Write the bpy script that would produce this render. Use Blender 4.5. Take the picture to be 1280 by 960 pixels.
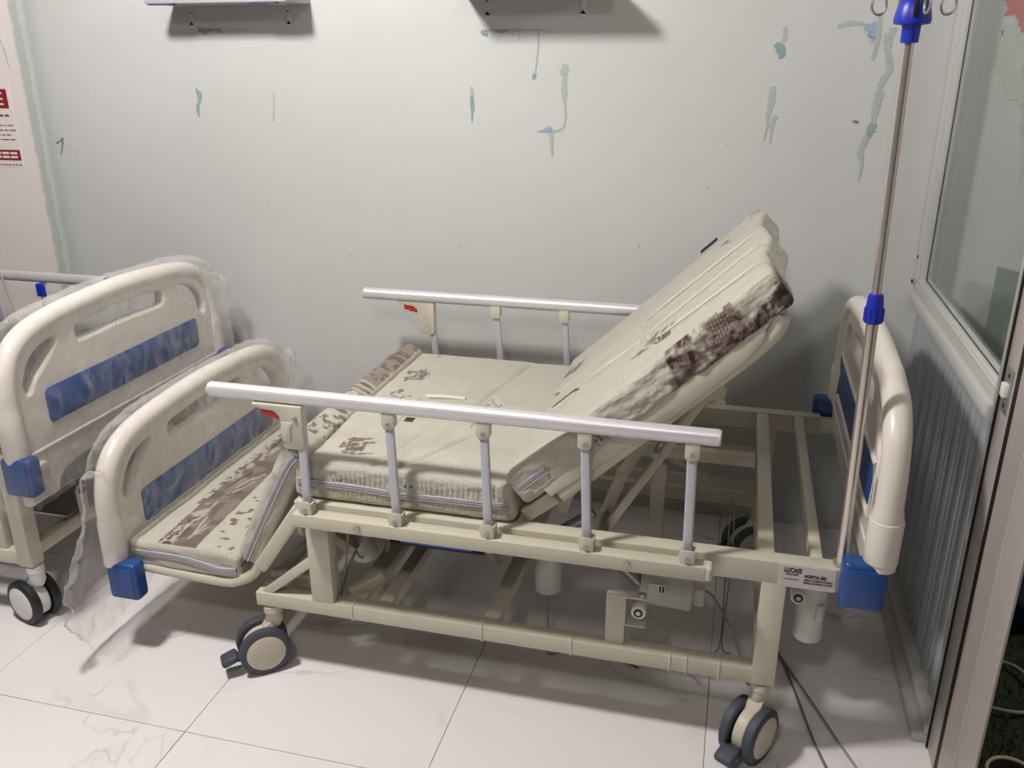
import bpy, bmesh, math, random
import numpy as np
from mathutils import Vector, Matrix, noise as mnoise
random.seed(7); np.random.seed(7)
for o in list(bpy.data.objects): bpy.data.objects.remove(o)
sc = bpy.context.scene
COL = sc.collection
PI = math.pi

# ------------------------------------------------------------------ camera
cam_d = bpy.data.cameras.new('camera'); cam = bpy.data.objects.new('camera', cam_d); COL.objects.link(cam)
cam_d.sensor_fit = 'HORIZONTAL'; cam_d.sensor_width = 36.0; cam_d.lens = 1094.4/1280*36
cam_d.clip_start = .05; cam_d.clip_end = 60
yaw, pitch, roll = math.radians(-14.466), math.radians(20.703), math.radians(-.2)
f = Vector((math.sin(yaw)*math.cos(pitch), math.cos(yaw)*math.cos(pitch), -math.sin(pitch)))
r = Vector((math.cos(yaw), -math.sin(yaw), 0)); u = r.cross(f)
r2 = math.cos(roll)*r+math.sin(roll)*u; u2 = -math.sin(roll)*r+math.cos(roll)*u
M = Matrix((r2, u2, -f)).transposed().to_4x4(); M.translation = Vector((0, 0, 1.5076))
cam.matrix_world = M
sc.camera = cam
# ------------------------------------------------------------------ exposure, world, lights
sc.view_settings.view_transform = 'Standard'; sc.view_settings.look = 'None'
sc.view_settings.gamma = 1.0; sc.view_settings.use_curve_mapping = False
sc.view_settings.exposure = 0.27
w = bpy.data.worlds.new('world'); sc.world = w; w.use_nodes = True
w.node_tree.nodes['Background'].inputs[0].default_value = (.6, .62, .66, 1)
w.node_tree.nodes['Background'].inputs[1].default_value = .008
def lamp(name, loc, rad, power, color):
    l = bpy.data.lights.new(name, 'POINT'); l.energy = power; l.color = color; l.shadow_soft_size = rad
    o = bpy.data.objects.new(name, l); o.location = loc; COL.objects.link(o); return o
LAMPS = [('lamp_glow', (-1.44, 1.10, 2.55), .12, 168.0, (1.0, .968, .94), 'over the beds'),
         ('lamp_glow', (-.38, -.30, 2.50), .10, 34.0, (1.0, .968, .94), 'behind the camera'),
         ('lamp_glow', (2.4, 1.7, 2.50), .15, 62.0, (1.0, .97, .93), 'added beyond the glazed partition to light the wall there')]  # last lamp is added, brightens the wall seen through the glass
for a in LAMPS: lamp(*a[:5])

# ------------------------------------------------------------------ materials
def S(r, g, b):
    def c(v):
        v /= 255.0
        return v/12.92 if v <= .04045 else ((v+.055)/1.055)**2.4
    return (c(r), c(g), c(b), 1)
def nt(name):
    m = bpy.data.materials.new(name); m.use_nodes = True
    t = m.node_tree; b = t.nodes['Principled BSDF']; return m, t, b
def N(t, typ, **k):
    n = t.nodes.new(typ)
    for a, v in k.items():
        if a.startswith('i_'): n.inputs[a[2:].replace('_', ' ')].default_value = v
        else: setattr(n, a, v)
    return n
def mat(name, col, rough=.5, metal=0, var=.06, scale=12, bump=0, bscale=80, spec=.5, coat=0, coord='Object'):
    m, t, b = nt(name)
    tc = N(t, 'ShaderNodeTexCoord'); nz = N(t, 'ShaderNodeTexNoise', i_Scale=scale, i_Detail=4.0)
    t.links.new(tc.outputs[coord], nz.inputs['Vector'])
    mx = N(t, 'ShaderNodeMix', data_type='RGBA')
    mx.inputs[6].default_value = tuple(c*(1-var) for c in col[:3])+(1,)
    mx.inputs[7].default_value = tuple(min(1, c*(1+var)) for c in col[:3])+(1,)
    t.links.new(nz.outputs['Fac'], mx.inputs[0]); t.links.new(mx.outputs[2], b.inputs['Base Color'])
    b.inputs['Roughness'].default_value = rough; b.inputs['Metallic'].default_value = metal
    b.inputs['Specular IOR Level'].default_value = spec; b.inputs['Coat Weight'].default_value = coat
    if bump:
        n2 = N(t, 'ShaderNodeTexNoise', i_Scale=bscale, i_Detail=3.0); t.links.new(tc.outputs[coord], n2.inputs['Vector'])
        bp = N(t, 'ShaderNodeBump', i_Strength=bump, i_Distance=.002)
        t.links.new(n2.outputs['Fac'], bp.inputs['Height']); t.links.new(bp.outputs[0], b.inputs['Normal'])
    return m
BEIGE = mat('beige_enamel', S(202, 196, 177), .38, var=.04, bump=.08, bscale=300)
BEIGE2 = mat('beige_enamel_bracket', S(200, 195, 178), .4, var=.03)
ALU = mat('brushed_aluminium', S(222, 220, 222), .36, metal=.35, var=.03)
ALUP = mat('aluminium_post', S(196, 196, 204), .42, metal=.25, var=.03)
STEEL = mat('dull_steel', S(170, 168, 165), .35, metal=.7)
CHROME = mat('polished_steel', S(214, 206, 198), .27, metal=.85, var=.02)
RED = mat('red_plastic', S(190, 40, 38), .4)
PLW = mat('cream_plastic', S(222, 214, 205), .33, var=.03, bump=.05, bscale=120)
BLUE = mat('blue_plastic', S(34, 74, 138), .35, var=.04)
BLUED = mat('royal_blue_plastic', S(28, 45, 170), .38, var=.04)
DBLUE = mat('navy_tray', S(60, 120, 225), .4)
TYRE = mat('grey_rubber', S(70, 74, 86), .6, var=.05)
TYREB = mat('black_rubber', S(36, 38, 42), .5)
HUB = mat('castor_cover_plastic', S(206, 196, 180), .45, var=.03)
MOTOR = mat('grey_actuator_plastic', S(226, 226, 222), .5)
WHITE = mat('white_plastic', S(228, 226, 224), .4, var=.02)
BLACK = mat('black_plastic', S(18, 18, 20), .5)
PAPER = mat('white_sticker', S(205, 196, 196), .5, var=.03)
INK = mat('black_ink', S(28, 26, 30), .6)
CABLE = mat('grey_cable', S(150, 148, 142), .5)
CABLEB = mat('dark_cable', S(122, 118, 112), .5)
FRAMEW = mat('white_window_aluminium', S(196, 194, 192), .38, var=.03)
FRAMEG = mat('grey_door_aluminium', S(178, 170, 164), .42, metal=.1, var=.05, scale=3)
RIBM = mat('ribbed_panel_paint', S(172, 178, 180), .3, metal=.2, var=.05, scale=4)
RUB = mat('black_gasket', S(12, 12, 14), .6)
SHELF = mat('shelf_laminate', S(176, 172, 176), .5)
BRK = mat('shelf_bracket_steel', S(206, 206, 212), .45)
BRKB = mat('shelf_bracket_blue', S(70, 74, 120), .45)
TURF = mat('artificial_turf', S(40, 48, 30), .9, var=.4, scale=60)
CEIL = mat('dull_room_paint', S(84, 80, 75), .9, var=.02)
ZIP = mat('lilac_zipper_tape', S(186, 184, 192), .7, var=.05, scale=200)
PIPE = mat('cream_cord_piping', S(224, 220, 204), .8, var=.08, scale=120)
CLOTHP = mat('cream_cloth_fold', S(206, 202, 188), .9)
TAGM = mat('black_fabric_tag', S(30, 30, 34), .8)
DENIM = mat('dark_blue_cloth', S(30, 38, 56), .9, var=.3, scale=20, bump=.5, bscale=30)
BEIGER = mat('pale_cane', S(190, 175, 140), .6, var=.1)
GLOW, gt, gb = nt('lamp_diffuser'); gb.inputs['Emission Color'].default_value = (1, .97, .93, 1); gb.inputs['Emission Strength'].default_value = 20
POSTR = mat('dark_red_print', S(140, 40, 48), .6, var=.05)
POSTW = mat('poster_paper', S(232, 222, 220), .6, var=.02)
POSTG = mat('grey_print', S(130, 100, 104), .6)
PEELG = mat('bare_plaster_grey_green', S(172, 178, 173), .85, var=.12, scale=60)
PEELT = mat('old_teal_paint', S(136, 160, 164), .8, var=.2, scale=70)
PEELB = mat('old_blue_paint', S(146, 170, 190), .8, var=.2, scale=70)
PEELD = mat('dark_stain', S(130, 124, 116), .9, var=.2, scale=60)
DRED = mat('red_wall_paint', S(196, 70, 72), .7, var=.08)
DGRN = mat('green_wall_paint', S(60, 110, 70), .7, var=.08)
DWHT = mat('white_filler', S(196, 192, 182), .8, var=.1, scale=30, bump=.5, bscale=30)

# wall paint: cream-grey, a green-grey plaster seam at the left and a pinker bay beyond it (world x)
WALL, t, b = nt('wall_paint')
geo = N(t, 'ShaderNodeNewGeometry'); sx = N(t, 'ShaderNodeSeparateXYZ'); t.links.new(geo.outputs['Position'], sx.inputs[0])
nz = N(t, 'ShaderNodeTexNoise', i_Scale=1.3, i_Detail=5.0, i_Roughness=.6); t.links.new(geo.outputs['Position'], nz.inputs['Vector'])
nf = N(t, 'ShaderNodeTexNoise', i_Scale=26.0, i_Detail=3.0); t.links.new(geo.outputs['Position'], nf.inputs['Vector'])
wob = N(t, 'ShaderNodeMath', operation='MULTIPLY_ADD'); t.links.new(nf.outputs['Fac'], wob.inputs[0]); wob.inputs[1].default_value = .02
t.links.new(sx.outputs['X'], wob.inputs[2])
rmp = N(t, 'ShaderNodeMapRange'); t.links.new(wob.outputs[0], rmp.inputs[0]); rmp.inputs[1].default_value = -2.75; rmp.inputs[2].default_value = -2.25
cr = N(t, 'ShaderNodeValToRGB'); t.links.new(rmp.outputs[0], cr.inputs[0])
e = cr.color_ramp.elements
e[0].position = 0; e[0].color = S(236, 225, 223)
e[1].position = 1; e[1].color = S(201, 201, 200)
for p_, c_ in ((.455, S(230, 221, 218)), (.480, S(188, 192, 189)), (.535, S(186, 189, 187)), (.545, S(202, 205, 202)), (.565, S(200, 203, 201)), (.60, S(184, 188, 185)), (.72, S(199, 200, 198))):
    x_ = e.new(p_); x_.color = c_
mx = N(t, 'ShaderNodeMix', data_type='RGBA', blend_type='MULTIPLY'); mx.inputs[0].default_value = 1
cr2 = N(t, 'ShaderNodeValToRGB'); t.links.new(nz.outputs['Fac'], cr2.inputs[0])
cr2.color_ramp.elements[0].position = .3; cr2.color_ramp.elements[0].color = (.93, .935, .93, 1)
cr2.color_ramp.elements[1].position = .65; cr2.color_ramp.elements[1].color = (1, 1, 1, 1)
t.links.new(cr.outputs[0], mx.inputs[6]); t.links.new(cr2.outputs[0], mx.inputs[7]); t.links.new(mx.outputs[2], b.inputs['Base Color'])
b.inputs['Roughness'].default_value = .55; b.inputs['Specular IOR Level'].default_value = .3
n3 = N(t, 'ShaderNodeTexNoise', i_Scale=9.0, i_Detail=8.0, i_Roughness=.65); t.links.new(geo.outputs['Position'], n3.inputs['Vector'])
bp = N(t, 'ShaderNodeBump', i_Strength=.35, i_Distance=.006); t.links.new(n3.outputs['Fac'], bp.inputs['Height']); t.links.new(bp.outputs[0], b.inputs['Normal'])

# marble-look tile
TILE, t, b = nt('marble_tile')
tc = N(t, 'ShaderNodeTexCoord'); oi = N(t, 'ShaderNodeObjectInfo')
add = N(t, 'ShaderNodeVectorMath', operation='ADD'); t.links.new(tc.outputs['Object'], add.inputs[0])
sc_ = N(t, 'ShaderNodeVectorMath', operation='SCALE'); sc_.inputs['Scale'].default_value = 37.0
cmb = N(t, 'ShaderNodeCombineXYZ'); t.links.new(oi.outputs['Random'], cmb.inputs[0]); t.links.new(oi.outputs['Random'], cmb.inputs[1])
t.links.new(cmb.outputs[0], sc_.inputs[0]); t.links.new(sc_.outputs[0], add.inputs[1])
def vein(scale, lo, hi, dist, wid):
    n = N(t, 'ShaderNodeTexNoise', i_Scale=scale, i_Detail=5.0, i_Roughness=.55, i_Distortion=dist); t.links.new(add.outputs[0], n.inputs['Vector'])
    s = N(t, 'ShaderNodeMath', operation='SUBTRACT'); t.links.new(n.outputs['Fac'], s.inputs[0]); s.inputs[1].default_value = .5
    a = N(t, 'ShaderNodeMath', operation='ABSOLUTE'); t.links.new(s.outputs[0], a.inputs[0])
    q = N(t, 'ShaderNodeMapRange'); t.links.new(a.outputs[0], q.inputs[0]); q.inputs[1].default_value = 0; q.inputs[2].default_value = wid; q.inputs[3].default_value = 1; q.inputs[4].default_value = 0
    mk = N(t, 'ShaderNodeTexNoise', i_Scale=2.6, i_Detail=2.0); t.links.new(add.outputs[0], mk.inputs['Vector'])
    mr = N(t, 'ShaderNodeMapRange'); t.links.new(mk.outputs['Fac'], mr.inputs[0]); mr.inputs[1].default_value = lo; mr.inputs[2].default_value = hi
    m_ = N(t, 'ShaderNodeMath', operation='MULTIPLY'); t.links.new(q.outputs[0], m_.inputs[0]); t.links.new(mr.outputs[0], m_.inputs[1]); return m_
v1 = vein(1.15, .46, .60, .9, .0075); v2 = vein(1.0, .50, .60, 1.1, .022)
mA = N(t, 'ShaderNodeMix', data_type='RGBA'); mA.inputs[6].default_value = S(238, 233, 233); mA.inputs[7].default_value = S(204, 198, 200)
t.links.new(v1.outputs[0], mA.inputs[0])
mB = N(t, 'ShaderNodeMix', data_type='RGBA'); mB.inputs[7].default_value = S(216, 211, 213)
t.links.new(mA.outputs[2], mB.inputs[6]); h_ = N(t, 'ShaderNodeMath', operation='MULTIPLY'); h_.inputs[1].default_value = .5; t.links.new(v2.outputs[0], h_.inputs[0]); t.links.new(h_.outputs[0], mB.inputs[0])
t.links.new(mB.outputs[2], b.inputs['Base Color']); b.inputs['Roughness'].default_value = .22; b.inputs['Specular IOR Level'].default_value = .45
GROUT = mat('grout', S(120, 116, 114), .9)

# mattress cloth: print and one painted gap shade come from a colour attribute
CLOTH, t, b = nt('printed_cloth')
va = N(t, 'ShaderNodeVertexColor', layer_name='print'); tc = N(t, 'ShaderNodeTexCoord')
nz = N(t, 'ShaderNodeTexNoise', i_Scale=240.0, i_Detail=2.0); t.links.new(tc.outputs['Object'], nz.inputs['Vector'])
cr = N(t, 'ShaderNodeValToRGB'); cr.color_ramp.elements[0].color = (.86, .87, .84, 1); cr.color_ramp.elements[0].position = .35; cr.color_ramp.elements[1].position = .6
t.links.new(nz.outputs['Fac'], cr.inputs[0])
mx = N(t, 'ShaderNodeMix', data_type='RGBA', blend_type='MULTIPLY'); mx.inputs[0].default_value = 1
t.links.new(va.outputs['Color'], mx.inputs[6]); t.links.new(cr.outputs[0], mx.inputs[7]); t.links.new(mx.outputs[2], b.inputs['Base Color'])
b.inputs['Roughness'].default_value = .9; b.inputs['Sheen Weight'].default_value = .15; b.inputs['Specular IOR Level'].default_value = .2
n2 = N(t, 'ShaderNodeTexNoise', i_Scale=30.0, i_Detail=6.0); t.links.new(tc.outputs['Object'], n2.inputs['Vector'])
bp = N(t, 'ShaderNodeBump', i_Strength=.35, i_Distance=.004); t.links.new(n2.outputs['Fac'], bp.inputs['Height']); t.links.new(bp.outputs[0], b.inputs['Normal'])

# clear thin plastic film
FILM, t, b = nt('clear_plastic_film')
b.inputs['Base Color'].default_value = (.95, .93, .91, 1); b.inputs['Roughness'].default_value = .12; b.inputs['Specular IOR Level'].default_value = 1.0
tr = N(t, 'ShaderNodeBsdfTransparent'); tr.inputs[0].default_value = (.97, .97, .97, 1)
lw = N(t, 'ShaderNodeLayerWeight', i_Blend=.35)
tc = N(t, 'ShaderNodeTexCoord'); mp = N(t, 'ShaderNodeMapping'); mp.inputs['Scale'].default_value = (1, 1.2, .7); mp.inputs['Rotation'].default_value = (.6, 0, 0)
t.links.new(tc.outputs['Object'], mp.inputs[0])
nz = N(t, 'ShaderNodeTexNoise', i_Scale=6.5, i_Detail=3.0, i_Distortion=.9); t.links.new(mp.outputs[0], nz.inputs['Vector'])
bp = N(t, 'ShaderNodeBump', i_Strength=.8, i_Distance=.03); t.links.new(nz.outputs['Fac'], bp.inputs['Height']); t.links.new(bp.outputs[0], b.inputs['Normal']); t.links.new(bp.outputs[0], lw.inputs['Normal'])
mr = N(t, 'ShaderNodeMapRange'); t.links.new(lw.outputs['Facing'], mr.inputs[0]); mr.inputs[1].default_value = .15; mr.inputs[2].default_value = .95; mr.inputs[3].default_value = .055; mr.inputs[4].default_value = .55
ms = N(t, 'ShaderNodeMixShader'); t.links.new(mr.outputs[0], ms.inputs[0]); t.links.new(tr.outputs[0], ms.inputs[1]); t.links.new(b.outputs[0], ms.inputs[2])
t.links.new(ms.outputs[0], t.nodes['Material Output'].inputs['Surface'])

# window glass
GLASS, t, b = nt('window_glass')
gl = N(t, 'ShaderNodeBsdfGlossy', i_Roughness=.02); gl.inputs[0].default_value = (.9, .95, .93, 1)
tr = N(t, 'ShaderNodeBsdfTransparent'); tr.inputs[0].default_value = (.93, .95, .94, 1)
fr = N(t, 'ShaderNodeFresnel', i_IOR=1.5); ms = N(t, 'ShaderNodeMixShader'); gg = N(t, 'ShaderNodeNewGeometry'); iv_ = N(t, 'ShaderNodeMath', operation='SUBTRACT'); iv_.inputs[0].default_value = 1; t.links.new(gg.outputs['Backfacing'], iv_.inputs[1]); mm = N(t, 'ShaderNodeMath', operation='MULTIPLY'); t.links.new(fr.outputs[0], mm.inputs[0]); t.links.new(iv_.outputs[0], mm.inputs[1]); t.links.new(mm.outputs[0], ms.inputs[0]); t.links.new(tr.outputs[0], ms.inputs[1]); t.links.new(gl.outputs[0], ms.inputs[2])
t.links.new(ms.outputs[0], t.nodes['Material Output'].inputs['Surface'])

# ------------------------------------------------------------------ mesh helpers
def smooth_path(pts, n=6, closed=False):
    P = [Vector(p) for p in pts]; out = []
    m = len(P); rng = range(m) if closed else range(m-1)
    for i in rng:
        if closed: a, b_, c, d = P[(i-1) % m], P[i], P[(i+1) % m], P[(i+2) % m]
        else: a, b_, c, d = P[max(i-1, 0)], P[i], P[i+1], P[min(i+2, m-1)]
        for k in range(n):
            s = k/n
            out.append(.5*((2*b_)+(-a+c)*s+(2*a-5*b_+4*c-d)*s*s+(-a+3*b_-3*c+d)*s**3))
    if not closed: out.append(P[-1].copy())
    return out
class MB:
    def __init__(s): s.bm = bmesh.new()
    def box(s, x0, x1, y0, y1, z0, z1, bev=.002, seg=2, mtx=None):
        q = bmesh.new(); bmesh.ops.create_cube(q, size=1)
        for v in q.verts: v.co = Vector(((x0+x1)/2+v.co.x*(x1-x0), (y0+y1)/2+v.co.y*(y1-y0), (z0+z1)/2+v.co.z*(z1-z0)))
        if bev: bmesh.ops.bevel(q, geom=q.edges[:], offset=min(bev, .45*min(abs(x1-x0), abs(y1-y0), abs(z1-z0))), segments=seg, affect='EDGES', profile=.5)
        if mtx: bmesh.ops.transform(q, matrix=mtx, verts=q.verts[:])
        s._merge(q); return s
    def _merge(s, q):
        me = bpy.data.meshes.new('tmp'); q.to_mesh(me); q.free(); s.bm.from_mesh(me); bpy.data.meshes.remove(me)
    def bar(s, a, b, w, h, up=(0, 0, 1), bev=.002, seg=2):
        a, b = Vector(a), Vector(b); d = (b-a); L = d.length; d.normalize()
        y = Vector(up).cross(d)
        if y.length < 1e-4: y = Vector((0, 1, 0)).cross(d)
        y.normalize(); z = d.cross(y)
        m = Matrix((d, y, z)).transposed().to_4x4(); m.translation = (a+b)/2
        return s.box(-L/2, L/2, -w/2, w/2, -h/2, h/2, bev, seg, m)
    def cyl(s, a, b, r1, r2=None, n=24, bev=0):
        a, b = Vector(a), Vector(b); d = b-a; L = d.length
        q = bmesh.new(); bmesh.ops.create_cone(q, cap_ends=True, segments=n, radius1=r1, radius2=r1 if r2 is None else r2, depth=L)
        if bev: bmesh.ops.bevel(q, geom=[e_ for e_ in q.edges if len(e_.link_faces) == 2 and abs(e_.verts[0].co.z-e_.verts[1].co.z) < 1e-6], offset=bev, segments=3, affect='EDGES', profile=.5)
        m = d.to_track_quat('Z', 'Y').to_matrix().to_4x4(); m.translation = (a+b)/2
        bmesh.ops.transform(q, matrix=m, verts=q.verts[:]); s._merge(q); return s
    def tube(s, pts, r, n=12, closed=False, caps=True, rad=None, ell=None):
        P = [Vector(p) for p in pts]; m = len(P); rings = []; up = None
        for i in range(m):
            if closed: tg = (P[(i+1) % m]-P[i-1]).normalized()
            else: tg = (P[min(i+1, m-1)]-P[max(i-1, 0)]).normalized()
            if up is None:
                up = Vector((0, 0, 1)) if abs(tg.z) < .9 else Vector((1, 0, 0))
            up = (up-tg*up.dot(tg)).normalized(); sd = tg.cross(up)
            rr = rad[i] if rad else r; ea, eb = ell or (1, 1)
            rings.append([s.bm.verts.new(P[i]+up*math.cos(2*PI*k/n)*rr*ea+sd*math.sin(2*PI*k/n)*rr*eb) for k in range(n)])
        for i in range(m if closed else m-1):
            A, B = rings[i], rings[(i+1) % m]
            for k in range(n): s.bm.faces.new((A[k], A[(k+1) % n], B[(k+1) % n], B[k]))
        if caps and not closed: s.bm.faces.new(rings[0][::-1]); s.bm.faces.new(rings[-1])
        return s
    def lathe(s, prof, c, axis=(0, 0, 1), n=28):
        ax = Vector(axis).normalized(); m = ax.to_track_quat('Z', 'Y').to_matrix(); c = Vector(c); rings = []
        for rr, z in prof:
            rings.append([s.bm.verts.new(c+m@Vector((rr*math.cos(2*PI*k/n), rr*math.sin(2*PI*k/n), z))) for k in range(n)])
        for A, B in zip(rings, rings[1:]):
            for k in range(n): s.bm.faces.new((A[k], A[(k+1) % n], B[(k+1) % n], B[k]))
        s.bm.faces.new(rings[0][::-1]); s.bm.faces.new(rings[-1]); return s
    def prism(s, poly, o, ux, uy, depth, bev=0):
        """polygon (a,b) in plane o+a*ux+b*uy, extruded by depth along ux x uy, centred"""
        o, ux, uy = Vector(o), Vector(ux).normalized(), Vector(uy).normalized(); nn = ux.cross(uy)
        q = bmesh.new()
        A = [q.verts.new(o+ux*a+uy*b_-nn*depth/2) for a, b_ in poly]; B = [q.verts.new(v.co+nn*depth) for v in A]
        k = len(A); q.faces.new(A[::-1]); q.faces.new(B)
        for i in range(k): q.faces.new((A[i], A[(i+1) % k], B[(i+1) % k], B[i]))
        bmesh.ops.recalc_face_normals(q, faces=q.faces[:])
        if bev: bmesh.ops.bevel(q, geom=q.edges[:], offset=bev, segments=2, affect='EDGES', profile=.5)
        s._merge(q); return s
    def build(s, name, m, parent=None, label=None, kind=None, flat=False, recalc=True):
        if recalc: bmesh.ops.recalc_face_normals(s.bm, faces=s.bm.faces[:])
        if parent is not None:
            off = world_loc(parent); bmesh.ops.translate(s.bm, vec=-off, verts=s.bm.verts[:])
        me = bpy.data.meshes.new(name); s.bm.to_mesh(me); s.bm.free()
        return finish(name, me, m, parent, label, kind, flat)
def world_loc(o):
    v = Vector((0, 0, 0))
    while o is not None: v += o.location; o = o.parent
    return v
def finish(name, me, m, parent=None, label=None, kind=None, flat=False):
    me.materials.append(m)
    if not flat:
        me.polygons.foreach_set('use_smooth', [True]*len(me.polygons))
        me.set_sharp_from_angle(angle=math.radians(38))
    o = bpy.data.objects.new(name, me); COL.objects.link(o)
    if parent is not None: o.parent = parent
    if label: o['label'] = label
    if kind: o['kind'] = kind
    return o
def thing(name, label, cat, loc=(0, 0, 0), group=None):
    o = bpy.data.objects.new(name, None); o.empty_display_size = .05; COL.objects.link(o); o.location = loc
    o['label'] = label; o['category'] = cat
    if group: o['group'] = group
    return o
def tag(o, label, cat, group=None):
    o['label'] = label; o['category'] = cat
    if group: o['group'] = group
    return o
def instance(o, parent, loc=None):
    c = o.copy(); COL.objects.link(c); c.parent = parent
    if loc is not None: c.location = loc
    return c
def curve_plate(outer, holes, depth, bev, x, parent_off):
    """filled 2D outline (y,z) with holes as a bevelled slab facing x; returns bmesh verts list via mesh"""
    cu = bpy.data.curves.new('tmpc', 'CURVE'); cu.dimensions = '2D'; cu.fill_mode = 'BOTH'; cu.extrude = depth/2-bev; cu.bevel_depth = bev; cu.bevel_resolution = 2
    for loop in [outer]+holes:
        sp = cu.splines.new('POLY'); sp.points.add(len(loop)-1); sp.use_cyclic_u = True
        for p_, (a, b_) in zip(sp.points, loop): p_.co = (a, b_, 0, 1)
    o = bpy.data.objects.new('tmpc', cu); COL.objects.link(o)
    dg = bpy.context.evaluated_depsgraph_get(); me = bpy.data.meshes.new_from_object(o.evaluated_get(dg))
    bpy.data.objects.remove(o); bpy.data.curves.remove(cu)
    for v in me.vertices:
        a, b_, c = v.co; v.co = (x+c, a, b_)
    return me

# ------------------------------------------------------------------ room shell
def struct(mb, name, m, flat=True): return mb.build(name, m, kind='structure', flat=flat)
WY = 2.78
struct(MB().box(-6.7, 3.2, WY, WY+.12, -.05, 2.85, 0), 'wall_back', WALL)
wall_back = bpy.data.objects['wall_back']
struct(MB().box(-6.72, -6.6, -5.6, WY+.12, -.05, 2.85, 0), 'wall_left', CEIL)
struct(MB().box(-6.72, 3.2, -5.72, -5.6, -.05, 2.85, 0), 'wall_front', CEIL)
struct(MB().box(-6.72, 3.2, -5.72, WY+.12, 2.75, 2.87, 0), 'ceiling', CEIL)
struct(MB().box(.53, .63, -5.6, .3, -.05, 2.75, 0), 'wall_right', CEIL)
fl = struct(MB().box(-6.7, .57, -5.7, WY+.1, -.06, -.0025, 0), 'floor', GROUT)
tm = MB().box(-.2993, .2993, -.2993, .2993, -.012, 0, .0012, 1).build('tile', TILE, fl)
first = True
X0, Y0 = -1.77, 1.41
for i in range(-8, 4):
    for j in range(-11, 3):
        cx, cy = X0+.6*i+.3, Y0+.6*j+.3
        if cx-.3 < -6.6: continue
        if cx > .6 or cy-.3 > WY: continue
        if first: o = tm; first = False
        else: o = instance(tm, fl)
        o.location = (cx, cy, 0)
        # edge tiles are cut to fit
        if cx+.3 > .57 or cy+.3 > WY:
            x1 = min(cx+.3, .575); y1 = min(cy+.3, WY+.01); x0_, y0_ = cx-.2993, cy-.2993
            me = o.data.copy(); o.data = me
            for v in me.vertices:
                v.co.x = min(v.co.x, x1-cx); v.co.y = min(v.co.y, y1-cy)
# green turf floor of the space beyond
turf = struct(MB().box(.57, 3.2, -5.6, WY, -.06, -.004, 0), 'floor', TURF); turf.name = 'floor_outer'
bm = bmesh.new()
for k in range(9000):
    x, y = random.uniform(.585, 1.25), random.uniform(1.3, 2.5); a = random.uniform(0, PI); h = random.uniform(.008, .02)
    dx, dy = math.cos(a)*.0013, math.sin(a)*.0013; lx, ly = random.uniform(-.006, .006), random.uniform(-.006, .006)
    bm.faces.new([bm.verts.new((x-dx, y-dy, -.005)), bm.verts.new((x+dx, y+dy, -.005)), bm.verts.new((x+lx, y+ly, h))])
me = bpy.data.meshes.new('grass'); bm.to_mesh(me); bm.free()
g = finish('artificial_grass', me, TURF, kind='stuff', flat=True)
tag(g, 'short green artificial grass on the floor beyond the glazed partition', 'grass')

# ---- glazed partition (right wall of the room)
part = thing('partition', 'white aluminium partition with a ribbed lower panel and a window', 'partition', (.55, 2.3, 0))
PX = .53
MB().box(PX-.012, PX+.04, 1.81, WY-.001, .810, .845, .004).box(PX-.002, PX+.04, 1.81, WY-.001, .845, .882, .004).box(PX-.006, PX+.0, 1.81, WY-.001, .875, .886, .002).build('sill', FRAMEW, part)
MB().box(PX-.008, PX+.04, WY-.05, WY-.001, .88, 2.75, .003).box(PX+.0, PX+.03, WY-.066, WY-.05, .88, 2.75, .002).build('window_stile', FRAMEW, part)
MB().box(PX-.005, PX+.04, 1.793, 1.812, 0, 2.75, .002).build('mullion', FRAMEW, part)
MB().box(PX+.018, PX+.023, 1.812, WY-.05, .884, 2.75, 0).build('glass_pane', GLASS, part, 'clear glass pane of the partition window', flat=True)
MB().box(PX+.0165, PX+.018, WY-.0685, WY-.066, .884, 2.75, 0).box(PX+.0165, PX+.018, 1.812, WY-.0685, .884, .886, 0).build('gasket', RUB, part, flat=True)
MB().box(PX-.035, PX+.04, 1.80, WY-.001, .0, .022, .003).box(PX-.01, PX+.04, 1.80, WY-.001, .022, .05, .003).build('bottom_track', FRAMEW, part)
w_ = .0966
rib0 = None
for k in range(10):
    y0 = 1.812+k*w_
    prof = [(0, 0), (.006, -.004), (.020, -.004), (.026, .004), (.062, .004), (.066, -.001), (.072, -.001), (.076, .004), (w_-.002, .004), (w_, 0), (w_, .02), (0, .02)]
    if rib0 is None:
        rib0 = MB().prism([(a, -b_) for a, b_ in prof], (PX+.018, y0, .43), (0, 1, 0), (-1, 0, 0), .77).build('rib_panel', RIBM, part, flat=True)
    else:
        instance(rib0, part, (0, k*w_, 0))
MB().cyl((PX-.010, WY-.03, .945), (PX-.006, WY-.03, .945), .005, n=12).build('screw', BLACK, part)
MB().cyl((PX-.0125, WY-.012, .868), (PX-.009, WY-.012, .868), .006, n=12).build('screw', BLACK, part)
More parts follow.
